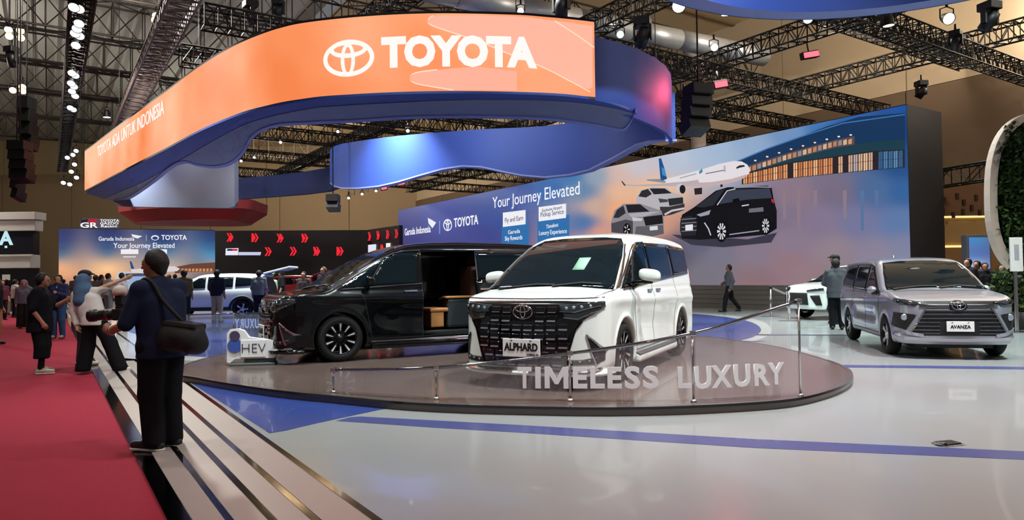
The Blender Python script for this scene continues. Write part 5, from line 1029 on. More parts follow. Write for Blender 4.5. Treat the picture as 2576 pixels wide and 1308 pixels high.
# ------------------------------------------------------------------ barrier with lettering round the turntable
STEEL = M('brushed_steel', 'c2c2c6', .2, 1); RAILM = M('rail_steel', '8a868c', .12, 1, var=.3, scale=5)
GL = M('barrier_glass', 'f2f4f6', .02, alpha=.10, spec=.6); LET = M('letter_frosted', 'eceef0', .35, spec=.4, alpha=.93)
bar = empty('glass_barrier', on_z(1435, 1011, Z_TT), label='low glass barrier with steel posts before the white van', cat='barrier'); bao = bar.location.copy()
PB = [(839, 988), (1098, 1005), (1435, 1010), (1745, 1012), (2014, 997)]; PT = [(836, 930), (1097, 924), (1435, 889), (1745, 838), (2013, 757)]
PO = []
for (x, y), (tx, ty) in zip(PB, PT):
    p = on_z(x, y, Z_TT); q = on_y(tx, ty, p.y); top = Vector((p.x, p.y, q.z)); PO.append((p, top))
    o = tube('post', [p - bao, top - bao], .012, STEEL, bar, 10); lathe('post_foot', [(0, .03), (.024, .03), (.032, .005), (.032, 0), (0, 0)], STEEL, bar, 14).location = p - bao
    box('post_clamp', (-.03, -.03, -.025), (.03, .03, .025), STEEL, bar, .008).location = top - bao
for (p, t), (p2, t2) in zip(PO[:-1], PO[1:]):
    e = (p2 - p).normalized() * .03; a, b = p + e + Vector((0, 0, .03)), p2 - e + Vector((0, 0, .03)); plate('glass_pane', [v - bao for v in (a, b, t2 - e - Vector((0, 0, .02)), t + e - Vector((0, 0, .02)))], .010, GL, bar)
tube('top_rail', smooth_poly([t - bao for p, t in PO], 6, False), .017, RAILM, bar, 8)
def on_pane(px, py, off=.02):
    for (p, t), (p2, t2) in zip(PO[:-1], PO[1:]):
        n = Vector(((p2 - p).y, -(p2 - p).x, 0)).normalized()
        q = line_pt(p + n * off, p2 + n * off, px, py); k = (q - p).dot(p2 - p) / (p2 - p).length_squared
        if -.02 <= k <= 1.02: return q, (p2 - p).normalized()
    return None
def pane_letter(ch, x0, x1, yt, yb, par, mat, org, fn=on_pane, flip=False, off=.02):
    c, d = fn((x0 + x1) / 2, (yt + yb) / 2, off); a, _ = fn((x0 + x1) / 2, yt, off); b, _ = fn((x0 + x1) / 2, yb, off); l, _ = fn(x0, (yt + yb) / 2, off); r, _ = fn(x1, (yt + yb) / 2, off)
    if ch == 'M':
        P = [(0, 0), (0, 1), (.24, 1), (.5, .48), (.76, 1), (1, 1), (1, 0), (.79, 0), (.79, .62), (.57, .2), (.43, .2), (.21, .62), (.21, 0)]; bm = bmesh.new(); f = bm.faces.new([bm.verts.new((x, y, -.006)) for x, y in P]); r_ = bmesh.ops.extrude_face_region(bm, geom=[f]); bmesh.ops.translate(bm, vec=(0, 0, .012), verts=[g for g in r_['geom'] if isinstance(g, bmesh.types.BMVert)]); bmesh.ops.triangulate(bm, faces=bm.faces[:]); o = bm_obj('letter', bm, mat, par)
    else: o = text('letter', ch, 1.0, mat, par, None, .006, .035)
    me = o.data; X = [v.co.x for v in me.vertices]; Y = [v.co.y for v in me.vertices]
    me.transform(Matrix.Translation((-(max(X) + min(X)) / 2, -(max(Y) + min(Y)) / 2, 0))); me.transform(Matrix.Diagonal((((r - l).length) / (max(X) - min(X)) * (-1 if flip else 1), (a - b).length / (max(Y) - min(Y)), 1, 1)))
    me.transform(frame(c - org, d, (0, 0, 1))); return o
lt = empty('barrier_lettering', bao, label='frosted white letters TIMELESS LUXURY on the glass barrier', cat='lettering')
for ch, x0, x1, yt, yb in (('T', 1302, 1337, 923, 977), ('I', 1346.5, 1360, 923, 977), ('M', 1370, 1430, 923, 977), ('E', 1441, 1477, 923, 977), ('L', 1485, 1521, 923, 977), ('E', 1528, 1564, 923, 977), ('S', 1571, 1610.5, 921, 978), ('S', 1617, 1657, 920, 977), ('L', 1705, 1739, 922, 976), ('U', 1747, 1789, 921, 978), ('X', 1789, 1841, 919, 975), ('U', 1846, 1887, 916, 973), ('R', 1897, 1936, 915, 970), ('Y', 1932, 1972, 912, 967)): pane_letter(ch, x0, x1, yt, yb, lt, LET, bao)
# the barrier on the far left edge: the same word seen from behind
q0, q1 = on_z(470, 862, Z_ST), on_z(700, 852, Z_ST); fb = empty('glass_barrier', q0, label='far glass barrier with mirrored letters left of the black van', cat='barrier')
for q in (q0, q0.lerp(q1, .5), q1): tube('post', [q - q0, q - q0 + Vector((0, 0, .62))], .016, STEEL, fb, 8)
for k in (0, .5): plate('glass_pane', [q0.lerp(q1, k) - q0 + Vector((0, 0, .04)), q0.lerp(q1, k + .5) - q0 + Vector((0, 0, .04)), q0.lerp(q1, k + .5) - q0 + Vector((0, 0, .6)), q0.lerp(q1, k) - q0 + Vector((0, 0, .6))], .01, GL, fb)
tube('top_rail', [Vector((0, 0, .62)), q1 - q0 + Vector((0, 0, .62))], .014, RAILM, fb, 8)
def on_far(px, py, off=.02): n = Vector(((q1 - q0).y, -(q1 - q0).x, 0)).normalized(); return line_pt(q0 + n * off, q1 + n * off, px, py), (q1 - q0).normalized()
fl = empty('barrier_lettering', q0, label='mirrored letters of the word LUXURY on the far barrier', cat='lettering')
for ch, x0, x1 in (('Y', 590, 602), ('R', 603, 613), ('U', 615, 627), ('X', 628, 640), ('U', 641, 652), ('L', 654, 664)): pane_letter(ch, x0, x1, 802, 826, fl, M('letter_white', 'dfe8f4', .4), q0, on_far, True)
# sign beside the black van
hp = on_z(648, 918, Z_TT); hv = empty('hybrid_sign', hp, math.radians(9), label='white sign reading HEV before the black van', cat='sign'); SW = M('sign_white', 'e4e4e6', .4); SGR = M('sign_grey', '5c6264', .5)
box('base_plate', (-.40, -.05, 0), (.26, .22, .035), SGR, hv, .012); box('foot', (-.20, .02, .035), (.24, .16, .12), M('sign_dark', '3f4446', .5), hv, .01)
bm = bmesh.new(); P = [(-.44, .05), (-.40, .04), (-.32, .10), (.24, .10), (.27, .13), (.27, .33), (.24, .36), (-.13, .42), (-.20, .52), (-.28, .55), (-.40, .54), (-.44, .48)]
f = bm.faces.new([bm.verts.new((x, 0, z)) for x, z in P]); r = bmesh.ops.extrude_face_region(bm, geom=[f]); bmesh.ops.translate(bm, vec=(0, .12, 0), verts=[g for g in r['geom'] if isinstance(g, bmesh.types.BMVert)]); bm_obj('sign_body', bm, SW, hv)
box('sign_panel', (-.24, -.022, .12), (.12, .0, .38), SW, hv, .006); lathe('badge', [(0, 0), (.105, 0), (.105, .012), (0, .012)], M('badge_blue', '3f57a8', .4), hv, 28, 'y', smooth=False).location = (-.325, -.014, .30)
lathe('badge_top', [(0, 0), (.075, 0), (.075, .014), (0, .014)], M('badge_dark', '4a3f5a', .4), hv, 20, 'y', smooth=False).location = (-.325, -.018, .445)
text('sign_lettering', 'HEV', .20, M('sign_ink', '2b2c3c', .5), hv, frame((-.055, -.026, .25), (1, 0, 0), (0, 0, 1)), .003, -.004)
# floor box
fp = on_z(2386, 1118, Z_ST); fbx = empty('floor_box', fp, .3, label='small steel socket cover on the white floor by the blue stripe', cat='floor box'); box('cover_frame', (-.10, -.07, 0), (.10, .07, .010), STEEL, fbx, .004); box('cover_lid', (-.07, -.05, .008), (.075, .05, .022), M('lid_dark', '4a4d4c', .3, .8), fbx, .005); box('cable_flap', (-.12, -.035, .010), (-.06, .03, .030), STEEL, fbx, .006)
# queue posts
for x, y, l in ((1940, 797, 'left steel queue post with grey belt behind the turntable'), (1986, 808, 'right steel queue post before the white crossover')):
    p = on_z(x, y, Z_ST); t = empty('queue_post', p, label=l, cat='post', group='queue posts'); box('base', (-.28, -.15, 0), (.28, .15, .02), STEEL, t, .006); tube('pole', [(0, 0, .02), (0, 0, .92)], .035, STEEL, t, 12); lathe('belt_head', [(0, .92), (.05, .92), (.05, 1.0), (0, 1.0)], M('belt_head_black', '1a1a1c', .5), t, 14)
    if x == 1940: e = on_y(1976, 738, p.y - .6) - p; plate('belt', [Vector((.05, 0, .95)), e + Vector((0, 0, .02)), e + Vector((0, 0, -.05)), Vector((.05, 0, .88))], .004, M('belt_grey', '8c8a84', .7), t)
# ------------------------------------------------------------------ right edge: plant frame, bar, kiosk
YP = 17.5
pf = empty('plant_frame', on_y(2600, 690, YP) * 1.0, label='white rounded frame filled with green plants at the right edge', cat='plant wall'); pfo = pf.location.copy(); pfo.z = Z_ST; pf.location = pfo
def sup(cx, cy, rx, ry, n, p=2.6): return [(cx + rx * math.copysign(abs(math.cos(t)) ** (2 / p), math.cos(t)), cy + ry * math.copysign(abs(math.sin(t)) ** (2 / p), math.sin(t))) for t in np.linspace(0, 2 * math.pi, n, endpoint=False)]
O_, I_ = sup(2640, 490, 150, 212, 56), sup(2642, 490, 133, 194, 56)
def pframe(A, B, d, y0): return [on_y(x, y, YP) - pfo + Vector((0, y0, 0)) for x, y in A], [on_y(x, y, YP) - pfo + Vector((0, y0, 0)) for x, y in B]
a0, b0 = pframe(O_, I_, 0, 0); a1, b1 = pframe(O_, I_, 0, .22); n = 56; vs = a0 + b0 + a1 + b1; fs = []
for i in range(n):
    j = (i + 1) % n; fs += [(i, j, n + j, n + i), (2 * n + i, 3 * n + i, 3 * n + j, 2 * n + j), (i, 2 * n + i, 2 * n + j, j), (n + i, n + j, 3 * n + j, 3 * n + i)]
obj('frame_ring', vs, fs, M('frame_cream', 'cdbcae', .6), pf)
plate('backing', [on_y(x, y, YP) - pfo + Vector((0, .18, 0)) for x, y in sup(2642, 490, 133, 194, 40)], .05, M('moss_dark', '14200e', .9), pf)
for sx in (.9, 1.6): box('foot', (sx - .2, 0, 0), (sx + .2, .9, on_y(2600, 690, YP).z - Z_ST), M('frame_cream', 'cdbcae', .6), pf, .02)
def leaf_clump(name, c, rx, rz, ry, nleaf, cols, parent, org, size=.16):
    """bush of many small leaves on a core: leaves of one green per mesh"""
    rng = random.Random(int(c.x * 97 + c.z * 31)); 
    for ci, cc in enumerate(cols):
        vs, fs = [], []
        for i in range(nleaf // len(cols)):
            while True:
                q = Vector((rng.uniform(-1, 1), rng.uniform(-1, 1), rng.uniform(-1, 1)))
                if q.length < 1: break
            p = c + Vector((q.x * rx, q.y * ry, q.z * rz)) - org; d = Vector((rng.gauss(0, 1), rng.gauss(-.8, .7), rng.gauss(.2, .8))).normalized(); s = Vector((rng.gauss(0, 1), rng.gauss(0, 1), rng.gauss(0, 1))).cross(d).normalized(); L = size * rng.uniform(.6, 1.3); k = len(vs)
            vs += [p, p + d * L * .5 + s * L * .26, p + d * L, p + d * L * .5 - s * L * .26]; fs.append((k, k + 1, k + 2, k + 3))
        o = obj(name, vs, fs, M('leaf_' + cc, cc, .55, var=.2, scale=3), parent); o['kind'] = 'stuff'
for k, (x, y) in enumerate([(2560, 350), (2590, 420), (2550, 430), (2555, 500), (2590, 520), (2556, 570), (2590, 610), (2565, 630), (2545, 390), (2545, 470), (2548, 540), (2600, 350)] + [(x, y) for x in (2635, 2680, 2725) for y in (345, 400, 455, 510, 565, 625)]):
    leaf_clump('foliage', on_y(x, y, YP - .0) + Vector((0, .05, 0)), .36, .42, .20, 300, ['24401a', '3a5a22', '18300f', '4f6a2c', '2a3a18'], pf, pfo, .15)
sh = Vector((on_y(2552, 700, 16.4).x, 16.4, Z_ST)); sb = empty('potted_shrub', sh, label='dark green shrub below the plant frame beside the silver car', cat='shrub')
lathe('pot', [(0, 0), (.34, 0), (.42, .42), (.38, .42), (.36, .38), (0, .38)], M('pot_dark', '2a2622', .6), sb, 20); leaf_clump('foliage', sh + Vector((.05, 0, .88)), .62, .58, .5, 1300, ['1f3316', '35501f', '4a5a24', '16240f'], sb, sh, .17)
sg = on_y(2556, 640, 15.5); t = empty('notice_board', Vector((sg.x, sg.y, Z_ST)), label='narrow white notice board on a post at the right edge', cat='sign'); z0 = sg.z - Z_ST
box('board', (-.14, -.02, z0 - .38), (.14, .02, z0 + .38), M('notice_white', 'd4d2d0', .5), t, .01); box('post', (-.03, .02, 0), (.03, .06, z0), STEEL, t); box('notice_print', (-.05, -.026, z0 - .12), (.05, -.02, z0 + .22), M('notice_print', '9a98a0', .6), t); box('base', (-.2, -.2, 0), (.2, .2, .02), STEEL, t)
# bar with lit cove behind the silver car
YB = 26.0; bl, br = on_y(2340, 690, YB), on_y(2520, 690, YB); bw = empty('bar_wall', Vector((bl.x, YB, Z_ST)), label='tan bar wall with two glowing cove lines at the right', cat='wall panel'); bwo = bw.location.copy(); Zp = lambda y: on_y(2430, y, YB).z - Z_ST
Wd = br.x - bl.x + .3; TANW = M('bar_tan', '9c7242', .6, var=.05); box('lower_panel', (0, 0, 0), (Wd, .3, Zp(622)), TANW, bw); box('middle_panel', (0, .05, Zp(617)), (Wd, .35, Zp(548)), M('bar_tan_light', 'b89058', .6, var=.05), bw); box('upper_panel', (0, -.25, Zp(543)), (Wd, .3, Zp(468)), M('bar_brown', '7a5436', .65, var=.06), bw)
for y in (620, 545): box('cove_light', (0, -.02, Zp(y + 2)), (Wd, .12, Zp(y - 3)), E('cove_yellow', 'ffd98a', 1.6), bw)
for k, (x, y) in enumerate([(2375, 503), (2409, 493), (2457, 497), (2426, 509), (2373, 530), (2424, 533), (2446, 523), (2466, 535), (2399, 541)]):
    p = on_y(x, y, YB - .3) - bwo; box('hanging_tag', (p.x - .05, -.32, p.z - .11), (p.x + .05, -.25, p.z + .11), M('tag_dark', '3a2216', .6), bw, .01)
bc = on_y(2450, 740, 21); ct = empty('bar_counter', Vector((bc.x, 21.0, Z_ST)), label='wooden bar counter with glasses right of the silver car', cat='counter'); box('counter_body', (-.2, 0, 0), (2.6, .6, .95), M('counter_wood', 'a8823f', .5, var=.1), ct, .02); box('counter_top', (-.25, -.05, .95), (2.7, .65, 1.0), M('counter_top', '6a4c28', .4), ct, .01)
for i, x in enumerate((2470, 2478, 2488, 2497)):
    p = on_y(x, 700, 21.2); g = lathe('drinking_glass', [(.03, 0), (.04, .14), (.036, .14), (.028, .01), (0, .01)], M('glass_clear', 'dfe6ea', .05, alpha=.5), None, 12); g.location = (p.x, 21.2, Z_ST + 1.0); tag(g, ['leftmost', 'second', 'third', 'rightmost'][i] + ' drinking glass of the four on the bar counter', 'glass', 'glasses on the bar')
kp = on_y(2466, 690, 22.3); kk = empty('kiosk_screen', Vector((kp.x, 22.3, Z_ST)), label='grey kiosk with a bright blue screen behind the bar', cat='kiosk'); Zk = lambda y: on_y(2466, y, 22.3).z - Z_ST; kw = (on_y(2497, 640, 22.3).x - on_y(2435, 640, 22.3).x) / 2
box('kiosk_body', (-kw, 0, 0), (kw, .3, Zk(590)), M('kiosk_grey', '5c5c66', .5), kk, .02)
pc = picture('kiosk_picture', [Vector((-kw * .86, -.015, Zk(676))) + kk.location, Vector((kw * .8, -.015, Zk(676))) + kk.location, Vector((kw * .8, -.015, Zk(597))) + kk.location, Vector((-kw * .86, -.015, Zk(597))) + kk.location], 8, 10, [(2440, 600, '2a8fd0'), (2470, 603, '3a8cc8'), (2490, 600, '5c5c6c'), (2445, 620, '5a78b0'), (2470, 625, '4a6cae'), (2490, 630, '55608c'), (2445, 645, '3f66b0'), (2470, 645, '3558a0'), (2450, 665, 'aac4ee'), (2472, 668, 'b0c8f0'), (2490, 665, '4f5478')], col_mat('kiosk_light', 1.0), None); pc.data.transform(Matrix.Translation(-kk.location)); pc.parent = kk
# ------------------------------------------------------------------ left: white booth
YL = 37.0; e0 = on_y(88, 600, YL); lb = empty('white_booth', Vector((e0.x, YL, -.02)), label='white two-tier booth with a letter sign at the left edge', cat='booth'); Zl = lambda y: on_y(40, y, YL).z + .02; BW = M('booth_white', 'd4d0cc', .5); BD = M('booth_dark', '14131c', .3)
box('top_fascia', (-12, 0, Zl(552)), (0, .9, Zl(533)), BW, lb, .02); box('fascia', (-12, .15, Zl(580)), (-.1, .8, Zl(553)), BW, lb, .02); box('sign_band', (-12, .3, Zl(640)), (-.3, .8, Zl(581)), BD, lb); box('lower_fascia', (-12, 0, Zl(674)), (-.25, .8, Zl(641)), BW, lb, .02); box('lower_ledge', (-12, -.1, Zl(645)), (-.1, .05, Zl(640)), BW, lb, .01); box('shop_front', (-12, .4, 0), (-.3, .8, Zl(675)), BD, lb)
p = on_y(15, 601, YL + .28) - lb.location; text('booth_letter', 'A', 1.0, E('booth_letter_light', 'bfe6f0', 1.0), lb, frame(p, (1, 0, 0), (0, 0, 1)), .02, .03); p = on_y(15, 621, YL + .28) - lb.location; box('booth_small_letter', (p.x - .06, p.y - .02, p.z - .06), (p.x + .06, p.y + .01, p.z + .06), MATS['booth_letter_light'], lb)
for k in range(5): box('shop_light', (-2 - k * 1.6, .36, Zl(690) - .3), (-1.6 - k * 1.6, .42, Zl(690)), E('shop_glow', 'c9b8a6', .5), lb)
# white pillar stand beside the photographer, and the far floor tiles
wp = on_z(345, 793, Z_ST); t = empty('display_pillar', wp, .2, label='tall pale blue display pillar behind the photographer', cat='display'); box('pillar_body', (-.42, -.1, 0), (.42, .1, 1.72), M('pillar_blue', '9db4d8', .4), t, .02); box('pillar_light', (-.36, -.115, .2), (.36, -.10, 1.6), E('pillar_glow', 'a9c4ee', .75), t); box('pillar_base', (-.5, -.25, 0), (.5, .25, .05), M('pillar_foot', '7f90b4', .4), t)
# ------------------------------------------------------------------ people: every body one skin grown round a skeleton, clothes over it
def cone(P, a, b, ra, rb):
    x, y, z = P; a, b = np.array(a, float), np.array(b, float); d = b - a; L = d @ d + 1e-12
    h = np.clip(((x - a[0]) * d[0] + (y - a[1]) * d[1] + (z - a[2]) * d[2]) / L, 0, 1)
    return np.sqrt((x - a[0] - h * d[0]) ** 2 + (y - a[1] - h * d[1]) ** 2 + (z - a[2] - h * d[2]) ** 2) - (ra + (rb - ra) * h)
def ellip(P, c, r):
    x, y, z = P; k = np.sqrt(((x - c[0]) / r[0]) ** 2 + ((y - c[1]) / r[1]) ** 2 + ((z - c[2]) / r[2]) ** 2); return (k - 1) * min(r)
def grow(name, prims, mat, parent, res, k=.03, clips=(), pad=.03, cache=None):
    """one smooth skin over round cones ('c', a, b, ra, rb) and ellipsoids ('e', c, r); clips: (point, outward normal)"""
    if cache is not None and (cache, name) in GROWN: me = GROWN[(cache, name)]
    else:
        lo = np.full(3, 9.); hi = np.full(3, -9.)
        for p in prims:
            if p[0] == 'c':
                for q, r in ((p[1], p[3]), (p[2], p[4])): lo = np.minimum(lo, np.array(q) - r); hi = np.maximum(hi, np.array(q) + r)
            else: lo = np.minimum(lo, np.array(p[1]) - np.array(p[2])); hi = np.maximum(hi, np.array(p[1]) + np.array(p[2]))
        lo -= pad; hi += pad; ax = [np.arange(lo[i], hi[i] + res, res) for i in range(3)]; sh = tuple(len(a) for a in ax); D = np.full(sh, 9.0)
        for p in prims:                       # each piece only touches its own neighbourhood
            if p[0] == 'c': l = np.minimum(np.array(p[1]) - p[3], np.array(p[2]) - p[4]); h = np.maximum(np.array(p[1]) + p[3], np.array(p[2]) + p[4])
            else: l = np.array(p[1]) - np.array(p[2]); h = np.array(p[1]) + np.array(p[2])
            s = tuple(slice(max(0, int((l[i] - lo[i] - .06) / res)), min(sh[i], int((h[i] - lo[i] + .06) / res) + 2)) for i in range(3))
            X = (ax[0][s[0]][:, None, None], ax[1][s[1]][None, :, None], ax[2][s[2]][None, None, :])
            d = cone(X, *p[1:5]) if p[0] == 'c' else ellip(X, p[1], p[2]); kk = p[5] if p[0] == 'c' and len(p) > 5 else k
            D[s] = smin(D[s], d, kk)
        for c, n in clips:
            n = np.array(n, float); n /= np.linalg.norm(n); D = np.maximum(D, (ax[0][:, None, None] - c[0]) * n[0] + (ax[1][None, :, None] - c[1]) * n[1] + (ax[2][None, None, :] - c[2]) * n[2])
        vs, fs = nets(D, lo, res); me = np_mesh(name, vs, fs); me.polygons.foreach_set('use_smooth', [True] * len(me.polygons)); me.materials.append(None)
        if cache is not None: GROWN[(cache, name)] = me
    o = bpy.data.objects.new(name, me); COL.objects.link(o); o.parent = parent; o.material_slots[0].link = 'OBJECT'; o.material_slots[0].material = mat; return o
GROWN = {}
STAND = dict(pelvis=(0, 0, .93), chest=(0, 0, 1.28), neck=(0, -.01, 1.45), head=(0, .015, 1.585), shl=(-.175, 0, 1.39), shr=(.175, 0, 1.39), ell=(-.225, -.02, 1.10), elr=(.225, -.02, 1.10), wrl=(-.225, .07, .86), wrr=(.225, .07, .86),
             hil=(-.09, 0, .90), hir=(.09, 0, .90), knl=(-.10, .025, .49), knr=(.10, .025, .49), anl=(-.105, -.02, .085), anr=(.105, -.02, .085), tol=(-.12, .15, .035), tor=(.12, .15, .035), face=(0, 1, 0))
def lerp(a, b, t): return tuple(np.array(a) * (1 - t) + np.array(b) * t)
def off3(a, d): return tuple(np.array(a) + np.array(d))
def hand_prims(el, wr, side, curl=.5, fdir=None):
    el, wr = np.array(el), np.array(wr); d = np.array(fdir, float) if fdir is not None else wr - el; d = d / np.linalg.norm(d); up = np.array((side * 1.0, .15, .1)); up = up - d * (up @ d); up /= np.linalg.norm(up); acr = np.cross(d, up)
    pal = wr + d * .045; out = [('c', wr, tuple(wr + d * .075 + acr * .018), .026, .026, .02), ('c', tuple(wr), tuple(wr + d * .075 - acr * .018), .024, .024, .02)]
    for i, L in enumerate((.060, .072, .068, .050)):
        b0 = wr + d * .078 + acr * (.030 - .020 * i); b1 = b0 + d * L * .5 - up * L * .25 * curl; b2 = b1 + d * L * .5 * (1 - curl * .6) - up * L * .5 * curl
        out += [('c', tuple(b0), tuple(b1), .0100, .0090, .004), ('c', tuple(b1), tuple(b2), .0090, .0075, .004)]
    t0 = wr + d * .022 + acr * .024; t1 = t0 + d * .030 + acr * .024 - up * .008; t2 = t1 + d * .028 + acr * .004 - up * .010 * curl
    return out + [('c', tuple(t0), tuple(t1), .0125, .0110, .008), ('c', tuple(t1), tuple(t2), .0105, .0085, .004)]
def head_prims(J):
    h, f = np.array(J['head']), np.array(J['face'], float); f /= np.linalg.norm(f); u = np.array((0, 0, 1.)); r = np.cross(f, u); r /= np.linalg.norm(r); u = np.cross(r, f)
    P = lambda a, b, c: tuple(h + r * a + f * b + u * c)
    out = [('e', P(0, -.012, .018), (.078, .078, .098) if abs(f[0]) < .5 else (.096 if abs(f[0]) > .5 else .078, .078 if abs(f[0]) > .5 else .096, .104)), ('c', P(0, -.02, .03), P(0, .012, .02), .078, .078), ('c', P(0, .035, -.045), P(0, .048, -.072), .052, .034), ('c', P(0, .01, -.02), P(0, .05, -.06), .062, .036),
           ('c', P(0, .082, .012), P(0, .104, -.020), .010, .015, .012), ('c', P(-.022, .080, -.050), P(.022, .080, -.050), .009, .009, .01), ('c', P(-.03, .076, .030), P(.03, .076, .030), .014, .014, .015)]
    for s in (-1, 1): out += [('c', P(s * .080, -.01, .018), P(s * .084, -.012, -.022), .014, .010, .008)]
    return out, P
def person(name, loc, heading, H, label, pose=None, skin='a8795c', top='1b2238', bottom='14151c', hair='0d0b0b', shoe='1a1a1c', sleeve=.55, leg=1.0, res=.018, fat=1.0, group=None, long_hair=False, hijab=None, cap=None, cache=None, jacket=None, hem=-.06, curl=.5, sole=None, flare=0, fd=(None, None), hair_clip=.0):
    J = dict(STAND); J.update(pose or {}); root = empty(name, loc, heading - math.pi / 2, label, 'person', group); s = H / 1.70; root.scale = (s, s, s); F = fat
    def leg_pr(S, e): return [('c', J['hi' + S], J['kn' + S], .088 * F + e, .060 + e), ('c', J['kn' + S], J['an' + S], .058 + e, .036 + e)]
    pe, ch, ne = (np.array(J[k]) for k in ('pelvis', 'chest', 'neck')); sx = np.array(J['shr']) - np.array(J['shl']); sx /= np.linalg.norm(sx)
    def torso(e): return [('c', tuple(pe + sx * k * .065), tuple(ch + sx * k * .085), .108 * F + e, .112 * F + e) for k in (-1, 1)] + [('c', J['shl'], tuple(ne - np.array((0, 0, .03))), .052 + e, .06 + e), ('c', J['shr'], tuple(ne - np.array((0, 0, .03))), .052 + e, .06 + e), ('c', J['shl'], J['shr'], .050 + e, .050 + e), ('c', tuple(lerp(pe, ch, .1)), tuple(lerp(pe, ch, .7)), .12 * F + e, .12 * F + e), ('c', tuple(ch), tuple(ne), .095 * F + e * .6, .062 + e * .4)]
    def arm(S, e, f=1.0):
        sh, el, wr = J['sh' + S], J['el' + S], J['wr' + S]; out = [('c', sh, lerp(sh, el, min(1, f * 2)), .056 + e, .044 + e)]
        if f > .5: out += [('c', el, lerp(el, wr, min(1, f * 2 - 1)), .043 + e, .031 + e)]
        return out
    hp, HP = head_prims(J)
    le = -.016 if leg >= 1 else -.004
    body = torso(-.022) + arm('l', -.006 if sleeve > .9 else 0) + arm('r', -.006 if sleeve > .9 else 0) + leg_pr('l', le) + leg_pr('r', le) + hp + [('c', J['neck'], off3(J['head'], (0, -.005, -.03)), .056, .054)]
    for S in 'lr': body += [('c', J['an' + S], J['to' + S], .040, .030), ('c', J['an' + S], off3(J['an' + S], (0, -.04, -.045)), .038, .036)]
    for i, S in enumerate('lr'): body += hand_prims(J['el' + S], J['wr' + S], -1 if S == 'l' else 1, curl, fd[i])
    sk = M('skin_' + skin, skin, .55, var=.06, scale=20)
    grow('body', body, sk, root, res, .022, cache=cache)
    T = M('cloth_' + top, top, .85, var=.12, scale=14, bump=.2, spec=.2); Bm = M('cloth_' + bottom, bottom, .85, var=.12, scale=14, bump=.2, spec=.2)
    hz = float(pe[2]) + hem
    sh = torso(.020) + arm('l', .020, sleeve) + arm('r', .020, sleeve) + [('c', tuple(pe + sx * k * .06 + np.array((0, 0, -.02))), tuple(pe + sx * k * .06 + np.array((0, 0, hem))), .118 * F + .022, .122 * F + .024) for k in (-1, 1)]
    shirt_clips = [((0, 0, hz), (0, 0, -1)), (tuple(ne + np.array((0, 0, .045))), (0, .30, 1))]
    grow('shirt' if not jacket else 'jacket', sh, T, root, res, .03, shirt_clips, cache=cache)
    if jacket: grow('inner_shirt', [('c', tuple(ne + np.array((0, .035, -.02))), tuple(ch + np.array((0, .075, -.15))), .055, .066)], M('cloth_' + jacket, jacket, .8), root, res, .02, cache=cache)
    tr = []
    for S in 'lr':
        tr += [('c', tuple(pe + np.array((0, 0, .03))), J['hi' + S], .115 * F + .016, .10 * F + .018), ('c', J['hi' + S], J['kn' + S], .090 * F + .020, .064 + .022 + flare * .5)]
        tr += [('c', J['kn' + S], lerp(J['kn' + S], J['an' + S], min(1, leg + (.25 if leg < 1 else 0))), .062 + .022 + flare * .5, .046 + .020 + flare)]
    grow('trousers', tr, Bm, root, res, .025, [(tuple(pe + np.array((0, 0, .10))), (0, 0, 1)), ((0, 0, .045 if leg >= 1 else float(lerp(J['knl'], J['anl'], leg)[2])), (0, 0, -1))], cache=cache)
    SH = M('shoe_' + shoe, shoe, .5)
    for S in 'lr':
        a, t = np.array(J['an' + S]), np.array(J['to' + S]); dz = np.array((0, 0, 1.)); back = a - (t - a) * .28; back[2] = t[2] + .012
        grow('shoe_' + ('left' if S == 'l' else 'right'), [('c', tuple(back), tuple(t + dz * .012), .044, .038), ('c', tuple(a - dz * .02), tuple(lerp(a, t, .45)), .046, .040)], SH, root, min(res, .014), .02, [((0, 0, float(t[2]) - .034), (0, 0, -1))], cache=cache)
        if sole:
            grow('sole_' + ('left' if S == 'l' else 'right'), [('c', tuple(back - dz * .02), tuple(t - dz * .012), .048, .043)], M('sole_' + sole, sole, .6), root, .012, .02, [((0, 0, float(t[2]) - .036), (0, 0, -1)), ((0, 0, float(t[2]) - .008), (0, 0, 1))], cache=cache)
    hd, f = np.array(J['head']), np.array(J['face'], float); f /= np.linalg.norm(f)
    for i in (-1, 1):
        e = lathe('eye', [(0, .011), (.008, .008), (.011, 0), (.008, -.008), (0, -.011)], M('eye_dark', '120c0a', .2), root, 8); e.location = HP(i * .031, .080, .010)
    HM = M('hair_' + hair, hair, .6, var=.3, scale=60, bump=.4)
    if hijab:
        HJ = M('cloth_' + hijab, hijab, .85, var=.15, scale=10, bump=.25); nk = np.array(J['neck'])
        grow('headscarf', [('e', HP(0, -.018, .012), (.112, .118, .132)), ('c', HP(0, -.03, -.04), tuple(nk + np.array((0, -.02, -.02))), .105, .125), ('c', tuple(nk + np.array((0, -.02, 0))), tuple(nk + np.array((0, -.05, -.17))), .125, .135), ('c', tuple(nk + np.array((-.08, 0, -.02))), tuple(nk + np.array((.08, 0, -.02))), .10, .10)], HJ, root, res, .04, [(HP(0, .070, .0), f + np.array((0, 0, -.12)))], cache=cache)
    else:
        pr = [('e', HP(0, -.018, .030), (.100, .104, .112)), ('c', HP(0, -.045, .0), HP(0, -.055, -.055), .080, .052)]
        if long_hair: pr += [('c', HP(0, -.06, -.03), tuple(np.array(J['neck']) + np.array((0, -.08, -.12))), .085, .075)]
        grow('hair', pr, HM, root, min(res, .014), .03, [(HP(0, .060 - hair_clip, .052), tuple(f * 1.0 + np.array((0, 0, -.75)))), (HP(0, .03, -.02), tuple(f * 1.0 + np.array((0, 0, -.1))))], cache=cache)
